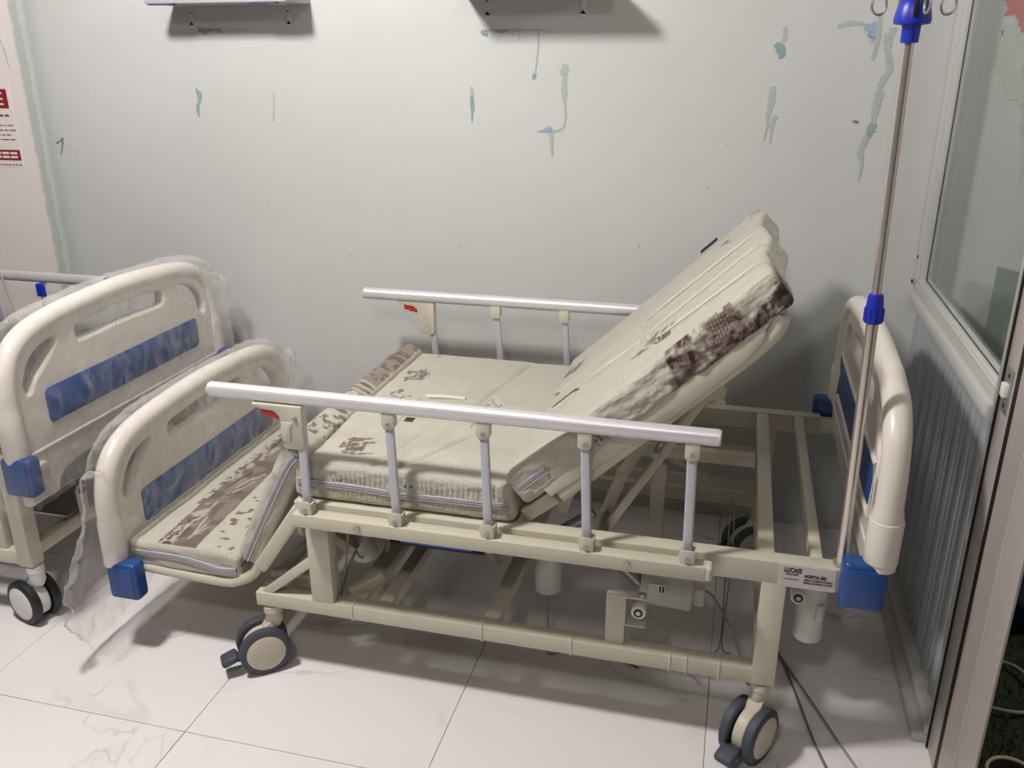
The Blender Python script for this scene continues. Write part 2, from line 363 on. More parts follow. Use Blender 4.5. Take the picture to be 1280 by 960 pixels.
# ---- sliding door post group
dp = thing('door_jamb', 'grey aluminium door jamb with a black seal and small latch', 'door frame', (.55, 1.6, 0))
MB().box(.5256, .57, 1.783, 1.7931, 0, 2.75, 0).build('seal', RUB, dp, flat=True); MB().box(.5285, .55, 1.687, 1.7151, 0, 2.75, 0).build('seal', RUB, dp, flat=True)
MB().box(.528, .57, 1.715, 1.783, 0, 2.75, .002).build('inner_channel', FRAMEG, dp)
MB().prism([(0, -.007), (.098, -.0065), (.106, -.005), (.116, -.001), (.247, .0075), (.247, .03), (.12, .03), (0, -.003)], (.52, 1.441, 1.375), (0, 1, 0), (1, 0, 0), 2.75).build('jamb_post', FRAMEG, dp)
MB().tube([(.5142, 1.548, .0), (.5142, 1.548, 2.75)], .0022, 8).build('highlight_bead', FRAMEG, dp)  # thin tube added to catch a bright line along the ridge
MB().box(.5262, .529, 1.726, 1.772, .855, .945, .0008).build('latch_plate', STEEL, dp)
MB().box(.517, .528, 1.738, 1.760, .888, .915, .002).build('latch_tongue', WHITE, dp)
for z in (.87, .93): MB().cyl((.5255, 1.749, z), (.5263, 1.749, z), .005, n=12).build('screw', BLACK, dp)

# paint peels etc: thin patches of bare plaster / old paint on the wall, centre-line + width
def blob_line(pts, widths, m, label=None, name='peeled_patch', seed=0, th=.0008, jag=.35, n=10):
    th = th+.00006*(seed % 17); rnd = random.Random(seed); L, R = [], []
    P = [Vector((a, 0, b_)) for a, b_ in pts]
    Q = smooth_path(P, n) if len(P) > 1 else P
    W = []
    for i in range(len(Q)):
        s = i/(len(Q)-1)*(len(widths)-1); k = min(int(s), len(widths)-2); W.append(widths[k]*(1-(s-k))+widths[k+1]*(s-k))
    for i, q_ in enumerate(Q):
        tg = (Q[min(i+1, len(Q)-1)]-Q[max(i-1, 0)]).normalized(); nn = Vector((tg.z, 0, -tg.x))
        L.append(q_+nn*W[i]*.5*(1+rnd.uniform(-jag, jag))); R.append(q_-nn*W[i]*.5*(1+rnd.uniform(-jag, jag)))
    mb = MB(); fr_ = [[mb.bm.verts.new((v.x, WY-th, v.z)) for v in s_] for s_ in (L, R)]; bk = [[mb.bm.verts.new((v.x, WY+.001, v.z)) for v in s_] for s_ in (L, R)]
    for i in range(len(Q)-1):
        mb.bm.faces.new((fr_[0][i], fr_[0][i+1], fr_[1][i+1], fr_[1][i]))
        for s_ in (0, 1): mb.bm.faces.new((fr_[s_][i], fr_[s_][i+1], bk[s_][i+1], bk[s_][i]))
    for i in (0, -1): mb.bm.faces.new((fr_[0][i], fr_[1][i], bk[1][i], bk[0][i]))
    return mb.build(name, m, wall_back, label, flat=True)
B = blob_line
B([(-1.826, 1.40), (-1.815, 1.375), (-1.822, 1.345)], [.004, .022, .008], PEELT, seed=1)
B([(-1.825, 1.35), (-1.828, 1.32), (-1.826, 1.305)], [.012, .012, .003], PEELT, seed=2)
B([(-1.535, 1.39), (-1.538, 1.34), (-1.545, 1.305)], [.005, .005, .008], PEELG, seed=3)
B([(-1.545, 1.306), (-1.546, 1.293)], [.010, .006], PEELG, seed=4)
B([(-.846, 1.41), (-.844, 1.385)], [.004, .016], PEELG, seed=5)
B([(-.846, 1.382), (-.843, 1.35), (-.846, 1.30)], [.010, .013, .002], PEELT, seed=6)
B([(-.546, 1.475), (-.549, 1.455), (-.551, 1.44)], [.022, .026, .018], PEELG, seed=7)
B([(-.547, 1.44), (-.55, 1.405), (-.545, 1.36)], [.010, .022, .008], PEELG, seed=8)
B([(-.546, 1.36), (-.543, 1.32), (-.553, 1.288), (-.585, 1.277)], [.007, .006, .006, .008], PEELG, seed=9, jag=.2)
B([(-.632, 1.277), (-.61, 1.280), (-.594, 1.284), (-.585, 1.276)], [.002, .010, .020, .012], PEELB, seed=10)
B([(-.588, 1.27), (-.586, 1.245), (-.583, 1.20)], [.016, .012, .002], PEELG, seed=11)
B([(-.63, 1.575), (-.632, 1.52), (-.640, 1.45)], [.006, .005, .004], PEELG, seed=12, jag=.2)
B([(-.640, 1.448), (-.647, 1.433)], [.012, .010], PEELT, seed=13)
B([(-.80, 1.572), (-.74, 1.574), (-.68, 1.573), (-.61, 1.574)], [.004, .006, .005, .002], PEELG, seed=14)
B([(-.812, 1.57), (-.80, 1.566), (-.795, 1.555)], [.006, .018, .004], PEELT, seed=15)
B([(-.765, 1.572), (-.742, 1.570), (-.72, 1.573)], [.004, .012, .003], PEELT, seed=16)
B([(-.71, 1.573), (-.708, 1.555)], [.005, .003], PEELG, seed=17); B([(-.69, 1.573), (-.69, 1.54)], [.004, .002], PEELG, seed=18); B([(-.60, 1.573), (-.60, 1.562)], [.004, .002], PEELG, seed=19)
B([(-1.79, 1.585), (-1.765, 1.578), (-1.73, 1.583), (-1.70, 1.578)], [.010, .018, .009, .010], PEELT, seed=20, jag=.6)
B([(-1.69, 1.58), (-1.64, 1.583), (-1.60, 1.582)], [.007, .004, .003], PEELG, seed=21, jag=.7)
B([(.083, 1.575), (.088, 1.555), (.082, 1.535)], [.010, .012, .010], PEELG, seed=22)
B([(.062, 1.53), (.075, 1.52), (.082, 1.505), (.078, 1.49)], [.014, .026, .024, .008], PEELT, seed=23)
B([(.064, 1.415), (.066, 1.37), (.060, 1.33), (.064, 1.30)], [.016, .018, .010, .008], PEELG, seed=24)
B([(.084, 1.335), (.076, 1.315), (.073, 1.255)], [.014, .012, .004], PEELG, seed=25); B([(.060, 1.30), (.055, 1.262)], [.006, .003], PEELG, seed=26)
B([(.225, 1.575), (.26, 1.583), (.30, 1.578)], [.010, .012, .006], PEELG, seed=27, jag=.6)
B([(.296, 1.572), (.318, 1.565), (.325, 1.545), (.318, 1.535)], [.016, .032, .030, .006], PEELB, seed=28)
B([(.333, 1.60), (.333, 1.56), (.332, 1.52), (.327, 1.485)], [.010, .014, .012, .006], PEELG, seed=29)
B([(.378, 1.57), (.36, 1.545), (.366, 1.50), (.376, 1.46), (.358, 1.42), (.350, 1.37)], [.010, .022, .014, .016, .014, .012], PEELG, seed=30, jag=.5)
B([(.362, 1.405), (.355, 1.37), (.352, 1.335), (.350, 1.30)], [.014, .020, .014, .010], PEELG, seed=31, jag=.5)
B([(.352, 1.315), (.348, 1.295), (.342, 1.28)], [.020, .022, .014], PEELT, seed=32)
B([(.342, 1.28), (.328, 1.24), (.335, 1.20), (.333, 1.155)], [.014, .016, .010, .003], PEELG, seed=33, jag=.5)
B([(.294, 1.322), (.304, 1.32), (.312, 1.318)], [.002, .009, .007], PEELD, seed=34)
B([(-2.43, 1.205), (-2.415, 1.212), (-2.40, 1.222)], [.006, .007, .004], PEELD, seed=35)
B([(-2.40, 1.225), (-2.405, 1.20), (-2.418, 1.165)], [.010, .007, .004], PEELD, seed=36)
B([(-2.398, 1.21), (-2.37, 1.185), (-2.345, 1.165)], [.003, .002, .002], PEELG, seed=37)
B([(-2.60, 1.60), (-2.58, 1.53), (-2.57, 1.46)], [.004, .005, .003], PEELG, seed=38)
for i, (x, z) in enumerate([(-.30, .93), (-1.02, 1.07), (-.62, 1.05), (-.1, 1.12), (-1.3, .85), (-.9, .9), (.12, 1.0), (-1.6, 1.02), (-2.2, .93), (-.05, 1.25), (-1.12, .72), (.02, .84)]):
    B([(x, z), (x+.005, z-.001)], [.002, .0025], PEELD, seed=50+i, n=3)
# painted flower remnant and white filler on the wall beyond the glass
B([(.655, 1.67), (.668, 1.60)], [.05, .05], DRED, seed=60, name='painted_patch')
B([(.69, 1.64), (.705, 1.57), (.712, 1.49)], [.06, .04, .010], DRED, seed=61, name='painted_patch')
B([(.76, 1.67), (.765, 1.59)], [.06, .03], DRED, seed=66, name='painted_patch')
B([(.648, 1.56), (.652, 1.53), (.646, 1.515)], [.008, .014, .006], DGRN, seed=62, name='painted_patch')
B([(.664, 1.575), (.668, 1.50), (.672, 1.445)], [.03, .055, .030], DWHT, seed=63, name='filler_patch', jag=.15)
B([(.700, 1.555), (.705, 1.46), (.712, 1.385)], [.04, .085, .050], DWHT, seed=64, name='filler_patch', jag=.12)
B([(.755, 1.56), (.752, 1.44), (.748, 1.365)], [.05, .090, .055], DWHT, seed=65, name='filler_patch', jag=.12)
# glass sheet leaning in the next room (green edge) is outside what can be identified; a grey board stands there
bd = MB().prism([(0, 0), (.55, 0), (.55, .80), (0, .93)], (.735, 2.74, .0), (1, 0, 0), (0, 0, 1), .01).build('board', mat('grey_green_board', S(122, 132, 126), .4), None)
tag(bd, 'grey-green board standing against the far wall behind the glass', 'board')

# ------------------------------------------------------------------ poster, shelves
po = thing('poster', 'white notice with dark red blocks on the wall at far left', 'poster', (-2.75, WY, 1.25))
MB().box(-2.93, -2.59, WY-.0016, WY-.0002, 1.115, 1.425, 0).build('sheet', POSTW, po, flat=True)
blk = [MB().box(-2.9, -2.605, WY-.0026, WY-.0015, 1.325, 1.392, 0).build('red_block', POSTR, po, flat=True), MB().box(-2.9, -2.595, WY-.0026, WY-.0015, 1.140, 1.178, 0).build('red_block', POSTR, po, flat=True)]
for z in (1.378, 1.358, 1.340): MB().box(-2.88, -2.625, WY-.0034, WY-.0025, z-.003, z+.003, 0).build('pale_line', POSTW, blk[0], flat=True)
for z in (1.166, 1.152):
    for k in range(8): MB().box(-2.89+k*.036, -2.89+k*.036+.03, WY-.0034, WY-.0025, z-.004, z+.004, 0).build('pale_cell', POSTW, blk[1], flat=True)
rr = random.Random(3)
for z, s_ in ((1.300, .007), (1.265, .0035), (1.248, .0035), (1.231, .0035), (1.215, .0035)):
    q = MB(); x = -2.89
    while x < -2.615:
        l_ = rr.uniform(.008, .03); q.box(x, x+l_, WY-.0026, WY-.0015, z-s_/2, z+s_/2, 0); x += l_+.006
    q.build('text_line', POSTR, po, kind='stuff', flat=True)
q = MB(); x = -2.88
while x < -2.60: q.box(x, x+.012, WY-.0026, WY-.0015, 1.122, 1.126, 0); x += .016
q.build('small_print', POSTG, po, kind='stuff', flat=True)

def shelf(x0, x1, z, tabs, label, flange, dp_=.165):
    s = thing('wall_shelf', label, 'shelf', ((x0+x1)/2, WY, z), 'wall shelves above the bed')
    MB().box(x0, x1, WY-dp_, WY, z, z+.018, .001).build('board', SHELF, s)
    for tx in tabs:
        b_ = MB(); b_.box(tx-.008, tx+.008, WY-.003, WY-.0002, z-.060, z, .001)
        b_.cyl((tx, WY-.003, z-.060), (tx, WY-.0002, z-.060), .008, n=16)
        b_.box(tx-.008, tx+.008, WY-dp_+.01, WY-.003, z-.003, z, .0005)
        k = b_.build('bracket', BRK, s)
        for zz in (.052, .020): MB().cyl((tx, WY-.0045, z-zz), (tx, WY-.002, z-zz), .003, n=10).build('screw', BLACK, k)
        if flange: MB().box(tx-.045, tx+.045, WY-dp_+.001, WY-.14, z-.004, z-.0005, .0005).build('flange', BRKB, s)
    return s
shelf(-1.865, -1.375, 1.656, (-1.81, -1.455), 'wall shelf on two small brackets, the left one above the footboard', True)
shelf(-.86, -.405, 1.675, (-.79, -.495), 'wall shelf on two small brackets, the right one above the backrest', False, .215)

# ceiling lamps (out of frame, two carry the room light, the one past the partition is added)
for nm, loc, sz, pw, cc, where in LAMPS:
    L_ = thing('ceiling_lamp', 'hanging globe lamp '+where, 'lamp', (loc[0], loc[1], 2.75))
    MB().cyl((loc[0], loc[1], 2.735), (loc[0], loc[1], 2.75), .05, n=24).cyl((loc[0], loc[1], loc[2]+.04), (loc[0], loc[1], 2.74), .006, n=10).cyl((loc[0], loc[1], loc[2]+.03), (loc[0], loc[1], loc[2]+.06), .02, n=16).build('cord', WHITE, L_)
    bm = bmesh.new(); bmesh.ops.create_uvsphere(bm, u_segments=20, v_segments=12, radius=.04, matrix=Matrix.Translation(Vector(loc)-Vector((loc[0], loc[1], 2.75))))
    me = bpy.data.meshes.new('bulb'); bm.to_mesh(me); bm.free(); bo_ = finish('bulb', me, GLOW, L_); 

# ------------------------------------------------------------------ casters
def caster(parent, stem, nrm, trail, tyre, hub, body, stemh=.185, R=.066, pedal=True, wrap=False):
    n_ = Vector((nrm[0], nrm[1], 0)).normalized(); d = Vector((n_.y, -n_.x, 0))      # n_ = outward face normal of front wheel
    if d.dot(Vector((trail[0], trail[1], 0))) < 0: d = -d
    s = Vector((stem[0], stem[1], 0)); c = s+d*.034; c.z = R
    mb = MB()
    mb.lathe([(.012, stemh-.002), (.023, stemh-.004), (.024, stemh-.020), (.021, stemh-.024), (.022, stemh-.05), (.016, stemh-.065)], s)
    mb.cyl(c-n_*.014, c+n_*.014, R*.80, n=36, bev=.004)
    top = Vector((s.x, s.y, stemh-.045)); mb.bar(top, c+Vector((0, 0, R*.45)), .026, .040, up=n_, bev=.008)
    cb = mb.build('caster', body, parent)
    for sg in (1, -1):
        wc = c+n_*(.030*sg)
        prof = [(R*.70, -.012), (R*.93, -.012), (R*.99, -.008), (R, 0), (R*.985, .008), (R*.90, .012), (R*.74, .0125)]
        MB().lathe(prof, wc, n_*sg, n=48).build('wheel', tyre, cb)
        MB().lathe([(R*.74, 0), (R*.745, .0128), (R*.70, .0145), (R*.4, .0165), (.004, .017)], wc, n_*sg, n=48).build('wheel_cover', hub, cb)
    if pedal:
        p0 = c+d*(R*.55); p0.z = R*.60; p1 = c+d*(R*1.32); p1.z = R*.82
        q_ = MB(); q_.bar(p0+Vector((0, 0, .0)), p1, .034, .016, bev=.006, seg=3); q_.bar(p1-d*.02+Vector((0, 0, .002)), p1+d*.022-Vector((0, 0, .012)), .046, .020, bev=.008, seg=3)
        q_.build('brake_pedal', tyre, cb)
    return cb

# ------------------------------------------------------------------ head / foot board
def board(parent, name, xc, z0, label, yc=2.115, blue_side=(1, -1), guards=(1.688, 2.562), rims=False, gdx=0.0, dh=0.0, bz=.055, legs=False):
    HW = .457
    half = [(HW, -.005), (HW, .08), (HW-.002, .16), (HW-.012, .215), (HW-.035, .262+dh*.7), (HW-.085, .300+dh), (HW-.17, .322+dh), (HW-.30, .334+dh), (0.0, .340+dh)]
    arch = [(yc-a, z0+b_) for a, b_ in half]+[(yc+a, z0+b_) for a, b_ in half[-2::-1]]
    path = smooth_path([(xc, a, b_) for a, b_ in arch], 5)
    mb = MB(); mb.tube(path, .027, 20, rad=[.031 if p_.z < z0+.115 else .0275 for p_ in path])
    # slab
    outer = [(p_.y, p_.z) for p_ in path]
    outer = [(max(yc-HW, min(yc+HW, a)), b_) for a, b_ in outer]
    low = [(yc+HW-.03, z0-.04), (yc+HW-.10, z0-.055), (yc+.2, z0-.06), (yc-.2, z0-.06), (yc-HW+.10, z0-.055), (yc-HW+.03, z0-.04)]
    if legs:
        rl_ = [(HW-.01, -.13), (HW-.095, -.13), (HW-.105, -.105), (HW-.13, -.082), (HW-.18, -.070), (HW-.25, -.068)]
        low = [(yc+a, z0+b_) for a, b_ in rl_]+[(yc-a, z0+b_) for a, b_ in rl_[::-1]]
    outer2 = outer+low
    def rnd(pts, n=5): return [(v.x, v.y) for v in smooth_path([Vector((a, b_, 0)) for a, b_ in pts], n, True)]
    holes = [rnd([(yc-.20, z0+.245), (yc-.17, z0+.232), (yc, z0+.236), (yc+.17, z0+.232), (yc+.20, z0+.245), (yc+.195, z0+.287), (yc+.12, z0+.298), (yc, z0+.302), (yc-.12, z0+.298), (yc-.195, z0+.287)])]
    for s_ in (1, -1):
        hl = [(.262, .265), (.275, .285), (.34, .272), (.385, .238), (.412, .19), (.408, .155), (.385, .150), (.355, .185), (.30, .225)]
        hl = [(yc+s_*a, z0+b_) for a, b_ in hl]
        holes.append(rnd(hl))
    me = curve_plate(outer2, holes, .034, .010, xc, None); mb.bm.from_mesh(me); bpy.data.meshes.remove(me)
    # raised rim around the inlay
    for s_ in blue_side:
        x = xc+s_*.018
        if rims: rim = [(yc-.355, z0+.055), (yc+.355, z0+.055), (yc+.362, z0+.175), (yc-.362, z0+.175)]
        if rims: mb.tube(smooth_path([(x, a, b_) for a, b_ in rim], 1, True), .006, 8, closed=True)
        mb.tube([(x-s_*.003, yc-.43, z0-.002), (x-s_*.003, yc+.43, z0-.002)], .0055, 8)
    bo = mb.build(name, PLW, parent, label)
    for s_ in blue_side:
        x = xc+s_*.0175
        MB().prism([(-.335, 0), (.335, 0), (.345, .010), (.345, .087), (.335, .097), (-.335, .097), (-.345, .087), (-.345, .010)], (x, yc, z0+(.068 if rims else bz)), (0, 1, 0), (0, 0, 1), .006, .002).build('blue_inlay', BLUE, bo, 'blue inlay stripe')
    # lower sleeves
    for y in ((yc-HW, yc+HW) if rims else ()):
        MB().cyl((xc, y, z0+.008), (xc, y, z0+.105), .0335, n=28, bev=.003).build('sleeve', PLW, bo)
    for k, y in enumerate(guards):
        s_ = -1 if k == 0 else 1
        q_ = MB()
        ya, yb_ = (1.628, 1.676) if s_ < 0 else (y-.012, y+.040)
        zb_ = z0-.098 if s_ < 0 else z0-.075
        q_.box(xc+gdx-.045, xc+gdx+.043, ya, yb_, zb_, z0+.010, .012, 4)
        if s_ < 0:
            q_.box(xc+gdx-.034, xc+gdx+.034, ya-.0028, ya+.02, zb_+.008, z0-.004, .0026, 3)
        else: q_.box(xc+gdx-.034, xc+gdx+.032, yb_-.02, yb_+.003, zb_+.006, z0-.006, .003, 2)
        q_.build('corner_guard', BLUE, bo, 'blue corner guard')
    return bo

# ------------------------------------------------------------------ main bed
bed = thing('hospital_bed', 'adjustable hospital bed with its backrest raised and leg section lowered, cream frame on castors', 'bed', (-.5, 2.115, 0))
YN, YF = 1.676, 2.555
def P(mb, name, m=BEIGE, label=None, parent=None): return mb.build(name, m, parent or bed, label)
# side beams
P(MB().box(-.975, .287, YN, YN+.042, .451, .505, .003), 'side_beam')
P(MB().box(-.975, .287, YF-.040, YF, .451, .505, .003), 'side_beam')
# cross members
for x0, x1 in ((.104, .138), (.212, .236), (-.975, -.935), (-.46, -.42)):
    P(MB().box(x0, x1, YN+.042, YF-.04, .466, .503, .002), 'cross_member')
# base beams
mb = MB().box(-1.11, .165, YN, YN+.040, .187, .226, .003)
for x in (-.845, -.51, -.293, -.065, -.028, .045): mb.box(x-.002, x+.002, YN-.0022, YN+.042, .185, .228, .001)
P(mb, 'base_beam')
P(MB().box(-1.11, .165, YF-.04, YF, .187, .226, .003), 'base_beam')
for x0, x1 in ((-.872, -.826), (-.79, -.755), (-.515, -.477), (.122, .160), (-1.11, -1.07)):
    P(MB().box(x0, x1, YN+.04, YF-.04, .190, .224, .002), 'base_cross_bar')
P(MB().bar((-.87, 1.73, .226), (-.80, 1.78, .26), .02, .03), 'gusset')
# legs
for y0 in (YN, YF-.045):
    P(MB().box(-.952, -.893, y0, y0+.045, .224, .453, .003), 'leg_post')
    P(MB().box(.1155, .1665, y0-.0008, y0+.045, .1862, .453, .003), 'leg_post')
    P(MB().bar((-1.085, y0+.02, .222), (-.935, y0+.02, .345), .030, .022), 'brace')
    # lowered calf side bar
    P(MB().bar((-.965, y0+.012, .480), (-1.095, y0+.012, .292), .020, .036, bev=.008, seg=3), 'calf_bar')
# inner longitudinal bars at the far side
P(MB().box(-.60, .115, 2.50, 2.525, .362, .398, .002), 'rear_bar'); P(MB().box(-.60, .115, 2.47, 2.495, .262, .292, .002), 'rear_bar')
P(MB().box(-.35, .10, 2.20, 2.235, .47, .500, .002), 'deck_bar')
# foot frame loop
zf = .228
loop = smooth_path([(-1.10, 1.70, .300), (-1.125, 1.70, .262), (-1.165, 1.698, .238), (-1.22, 1.697, zf), (-1.42, 1.697, zf+.008), (-1.47, 1.70, zf+.010)], 6)
P(MB().tube(loop, .014, 12, ell=(1.0, .9)), 'foot_frame'); P(MB().tube([(v.x, 2.115*2-v.y, v.z) for v in loop], .014, 12), 'foot_frame')
for x in (-1.44, -1.20): P(MB().box(x-.015, x+.015, 1.70, 2.53, zf-.010, zf+.014, .003), 'foot_cross_bar')
P(MB().bar((-1.20, 2.0, .225), (-.95, 2.02, .20), .03, .03), 'foot_link'); P(MB().bar((-1.06, 1.90, .32), (-.93, 1.90, .24), .025, .03), 'foot_link')
P(MB().box(-1.02, -.985, 1.86, 1.90, .19, .40, .003), 'foot_link')
P(MB().bar((-1.10, 1.75, .24), (-.96, 1.75, .226), .018, .026), 'foot_link')
# casters
caster(bed, (.140, 1.700), (.86, -.51), (-.3, -1), TYRE, HUB, HUB)
caster(bed, (-1.078, 1.698), (.62, -.78), (-1, -.4), TYRE, HUB, HUB)
caster(bed, (.140, 2.53), (.5, -.86), (-.8, -.3), TYRE, HUB, HUB)
caster(bed, (-1.078, 2.53), (.5, -.86), (-.8, -.3), TYRE, HUB, HUB)
# boards
board(bed, 'headboard', .336, .541, 'cream headboard with blue stripe at the raised end', rims=True, gdx=-.026, dh=.012)
board(bed, 'footboard', -1.497, .270, 'cream footboard with blue stripe, low at the foot end', gdx=.030)
for k, y in enumerate((1.70, 2.53)): P(MB().box(.25, .33, y-.012, y+.012, .455, .50, .002), 'board_socket')
# sticker
st = MB().box(.147, .2615, YN-.0012, YN+.001, .450, .503, .0003).build('sticker', PAPER, bed, 'white maker sticker with black lettering', flat=True)
def text(body, size, x, z, y, parent, m=INK, bold=0, sx=1.0, name='lettering'):
    cu = bpy.data.curves.new('t', 'FONT'); cu.body = body; cu.size = size; cu.extrude = .0002; cu.offset = bold
    o = bpy.data.objects.new('t', cu); COL.objects.link(o); dg = bpy.context.evaluated_depsgraph_get()
    me = bpy.data.meshes.new_from_object(o.evaluated_get(dg)); bpy.data.objects.remove(o); bpy.data.curves.remove(cu)
    off = world_loc(parent)
    for v in me.vertices: a, b_, c = v.co; v.co = Vector((x+a*sx, y-c, z+b_))-off
    return finish(name, me, m, parent, flat=True)
for body, sz, x0, x1, z, bd in (('LUCASS', .0150, .1575, .1930, .4865, .0005), ('MEDICAL BEDS', .0050, .1620, .1865, .4800, .0001), ('www.medical-beds', .0042, .1570, .1880, .4690, .0), ('HOSPITAL BED', .0105, .1995, .2430, .4775, .0004),
                                ('COMPANY OF MEDICAL EQUIPMENT', .0062, .1980, .2560, .4700, .0001), ('MEDICAL EQUIPMENT CENTRE', .0062, .1980, .2560, .4632, .0001)):
    tx_ = text(body, sz, 0, z, YN-.0016, st, bold=bd)
    xs_ = [v.co.x for v in tx_.data.vertices]; a0, a1 = min(xs_), max(xs_); ox = world_loc(st).x
    for v in tx_.data.vertices: v.co.x = x0-ox+(v.co.x-a0)/(a1-a0)*(x1-x0)

# side rails
def side_rail(s_, yb, ytop, zt=.777):
    """s_=-1 near, +1 far; yb = sub rail centre"""
    path = [(-1.157, ytop, zt), (.001, ytop, zt)]
    rl = MB(); rl.tube(path, .0185, 24, ell=(1.0, .88))
    ro = rl.build('side_rail', ALU, bed, 'aluminium side rail')
    MB().lathe([(.0165, 0), (.0172, .002), (.016, .005), (.01, .006)], (0.0005, ytop, zt), (1, 0, 0), 20).build('end_cap', PAPER, ro)
    MB().lathe([(.0165, 0), (.0172, .002), (.016, .005), (.01, .006)], (-1.1565, ytop, zt), (-1, 0, 0), 20).build('end_cap', PAPER, ro)
    m_ = MB(); m_.box(-.955, .0, yb-.018, yb+.018, .465, .499, .003); m_.box(-.004, .012, yb-.0185, yb+.0185, .4645, .4995, .008, 4)
    m_.build('rail_base', BEIGE, ro)
    for x in (-.79, -.168): MB().cyl((x, yb+s_*.024, .484), (x, yb+s_*.016, .484), .009, n=8).build('bolt', STEEL, ro)
    xs = [(-.933, -.922), (-.715, -.698), (-.495, -.480), (-.272, -.258), (-.049, -.043)]
    for k, (xt, xb) in enumerate(xs):
        MB().bar((xb, yb+.004*s_*-1, .505), (xt, ytop, zt-.03), .011, .021, up=(1, 0, 0), bev=.004, seg=3).build('rail_post', ALUP, ro)
        q_ = MB(); q_.prism([(-.017, -.030), (.012, -.030), (.017, -.006), (.017, .018), (.010, .022), (-.012, .022), (-.018, .008), (-.013, -.010)], (xb, yb+s_*.012, .510), (1, 0, 0), (0, 0, 1), .0035, .001)
        q_.prism([(-.017, -.030), (.012, -.030), (.017, -.006), (.017, .018), (.010, .022), (-.012, .022), (-.018, .008), (-.013, -.010)], (xb, yb-s_*.012, .510), (1, 0, 0), (0, 0, 1), .0035, .001)
        q_.box(xb+.013, xb+.017, yb-.012, yb+.012, .498, .526, .001)
        q_.build('foot_bracket', BEIGE2, ro); MB().cyl((xb, yb+s_*.018, .510), (xb, yb+s_*.012, .510), .0055, n=12).build('rivet', STEEL, ro)
        if k:
            q_ = MB(); q_.prism([(-.015, .020), (.015, .020), (.015, -.012), (.009, -.020), (-.009, -.020), (-.015, -.012)], (xt, ytop+s_*.010, zt-.034), (1, 0, 0), (0, 0, 1), .003, .001)
            q_.prism([(-.015, .020), (.015, .020), (.015, -.012), (.009, -.020), (-.009, -.020), (-.015, -.012)], (xt, ytop-s_*.010, zt-.034), (1, 0, 0), (0, 0, 1), .003, .001)
            q_.box(xt+.012, xt+.015, ytop-.010, ytop+.010, zt-.048, zt-.016, .001)
            q_.build('top_bracket', BEIGE2, ro); MB().cyl((xt, ytop+s_*.0155, zt-.040), (xt, ytop+s_*.010, zt-.040), .0045, n=12).build('rivet', STEEL, ro)
    # latch body at the foot end
    x = -.933
    out = [(-.112, .000), (.012, .000), (.012, -.100), (.004, -.108), (-.040, -.108), (-.040, -.046), (-.046, -.026), (-.058, -.016), (-.096, -.013), (-.112, -.006)]
    q_ = MB(); q_.prism(out, (x, ytop+s_*.006, zt-.017), (1, 0, 0), (0, 0, 1), .026, .003)
    lt = q_.build('latch_body', BEIGE2, ro)
    MB().prism([(-.040, -.040), (-.012, -.040), (-.012, -.046), (-.018, -.052), (-.018, -.088), (-.040, -.088)], (x, ytop+s_*.020, zt-.017), (1, 0, 0), (0, 0, 1), .003, .0008).build('latch_plate', BEIGE2, ro)
    MB().prism([(-.094, -.010), (-.042, -.010), (-.044, -.036), (-.052, -.039), (-.058, -.035), (-.068, -.036), (-.075, -.031), (-.090, -.030)], (x, ytop+s_*.006, zt-.017), (1, 0, 0), (0, 0, 1), .018, .003).build('release_handle', RED, ro, 'red release handle')
    MB().cyl((x-.004, ytop+s_*.024, zt-.045), (x-.004, ytop+s_*.018, zt-.045), .005, n=12).build('rivet', STEEL, ro)
    return ro
side_rail(-1, 1.643, 1.673)
side_rail(1, 2.592, 2.573)

# backrest support frame and lift arms
d_ = Vector((.723, 0, .691)); n_ = Vector((-.691, 0, .723)); T0 = Vector((-.462, 0, .612))
def bk(u_, y, w_): return T0+d_*u_+n_*w_+Vector((0, y, 0))
q = MB()
for y in (1.715, 2.515):
    pth = smooth_path([bk(.075, y, -.112), bk(.30, y, -.112), bk(.55, y, -.112), bk(.655, y, -.106), bk(.695, y, -.085)], 5)
    q.tube(pth, .014, 10, ell=(1.25, .8))
q.tube([bk(.695, 1.715, -.085), bk(.695, 2.515, -.085)], .013, 10)
for u_ in (.10, .26, .42, .58): q.bar(bk(u_, 1.715, -.112), bk(u_, 2.515, -.112), .03, .012, up=n_)
P(q, 'backrest_frame')
P(MB().prism([(.06, .004), (.65, .004), (.655, -.008), (.648, -.018), (.634, -.026), (.58, -.036), (.39, -.039), (.06, -.020)], Vector(T0)+n_*-.078+Vector((0, 1.703, 0)), d_, n_, .004, .001), 'backrest_side_plate')
sheet = MB().prism([(.10, 1.73), (.60, 1.73), (.60, 2.50), (.10, 2.50)], T0+n_*-.100, d_, (0, 1, 0), .004).build('backrest_plate', BEIGE, bed)
P(MB().bar((-.415, 1.73, .515), (-.345, 1.73, .572), .02, .034), 'hinge_bar'); P(MB().bar((-.415, 2.50, .515), (-.345, 2.50, .572), .02, .034), 'hinge_bar')
P(MB().bar((-.262, 1.95, .372), (-.105, 1.95, .640), .02, .033, up=(0, 1, 0)), 'lift_arm')
P(MB().bar((-.112, 1.95, .630), (-.030, 1.95, .775), .02, .030, up=(0, 1, 0)), 'lift_arm')
P(MB().bar((-.268, 2.02, .388), (-.228, 2.02, .510), .03, .040, up=(0, 1, 0)), 'lift_arm')
P(MB().bar((-.235, 2.02, .500), (-.105, 2.02, .735), .03, .034, up=(0, 1, 0)), 'lift_arm')
P(MB().bar((-.385, 2.02, .376), (-.335, 2.02, .53), .03, .034, up=(0, 1, 0)), 'lift_arm')
P(MB().cyl((-.262, 1.90, .385), (-.262, 2.30, .385), .014, n=16), 'pivot_shaft', STEEL)
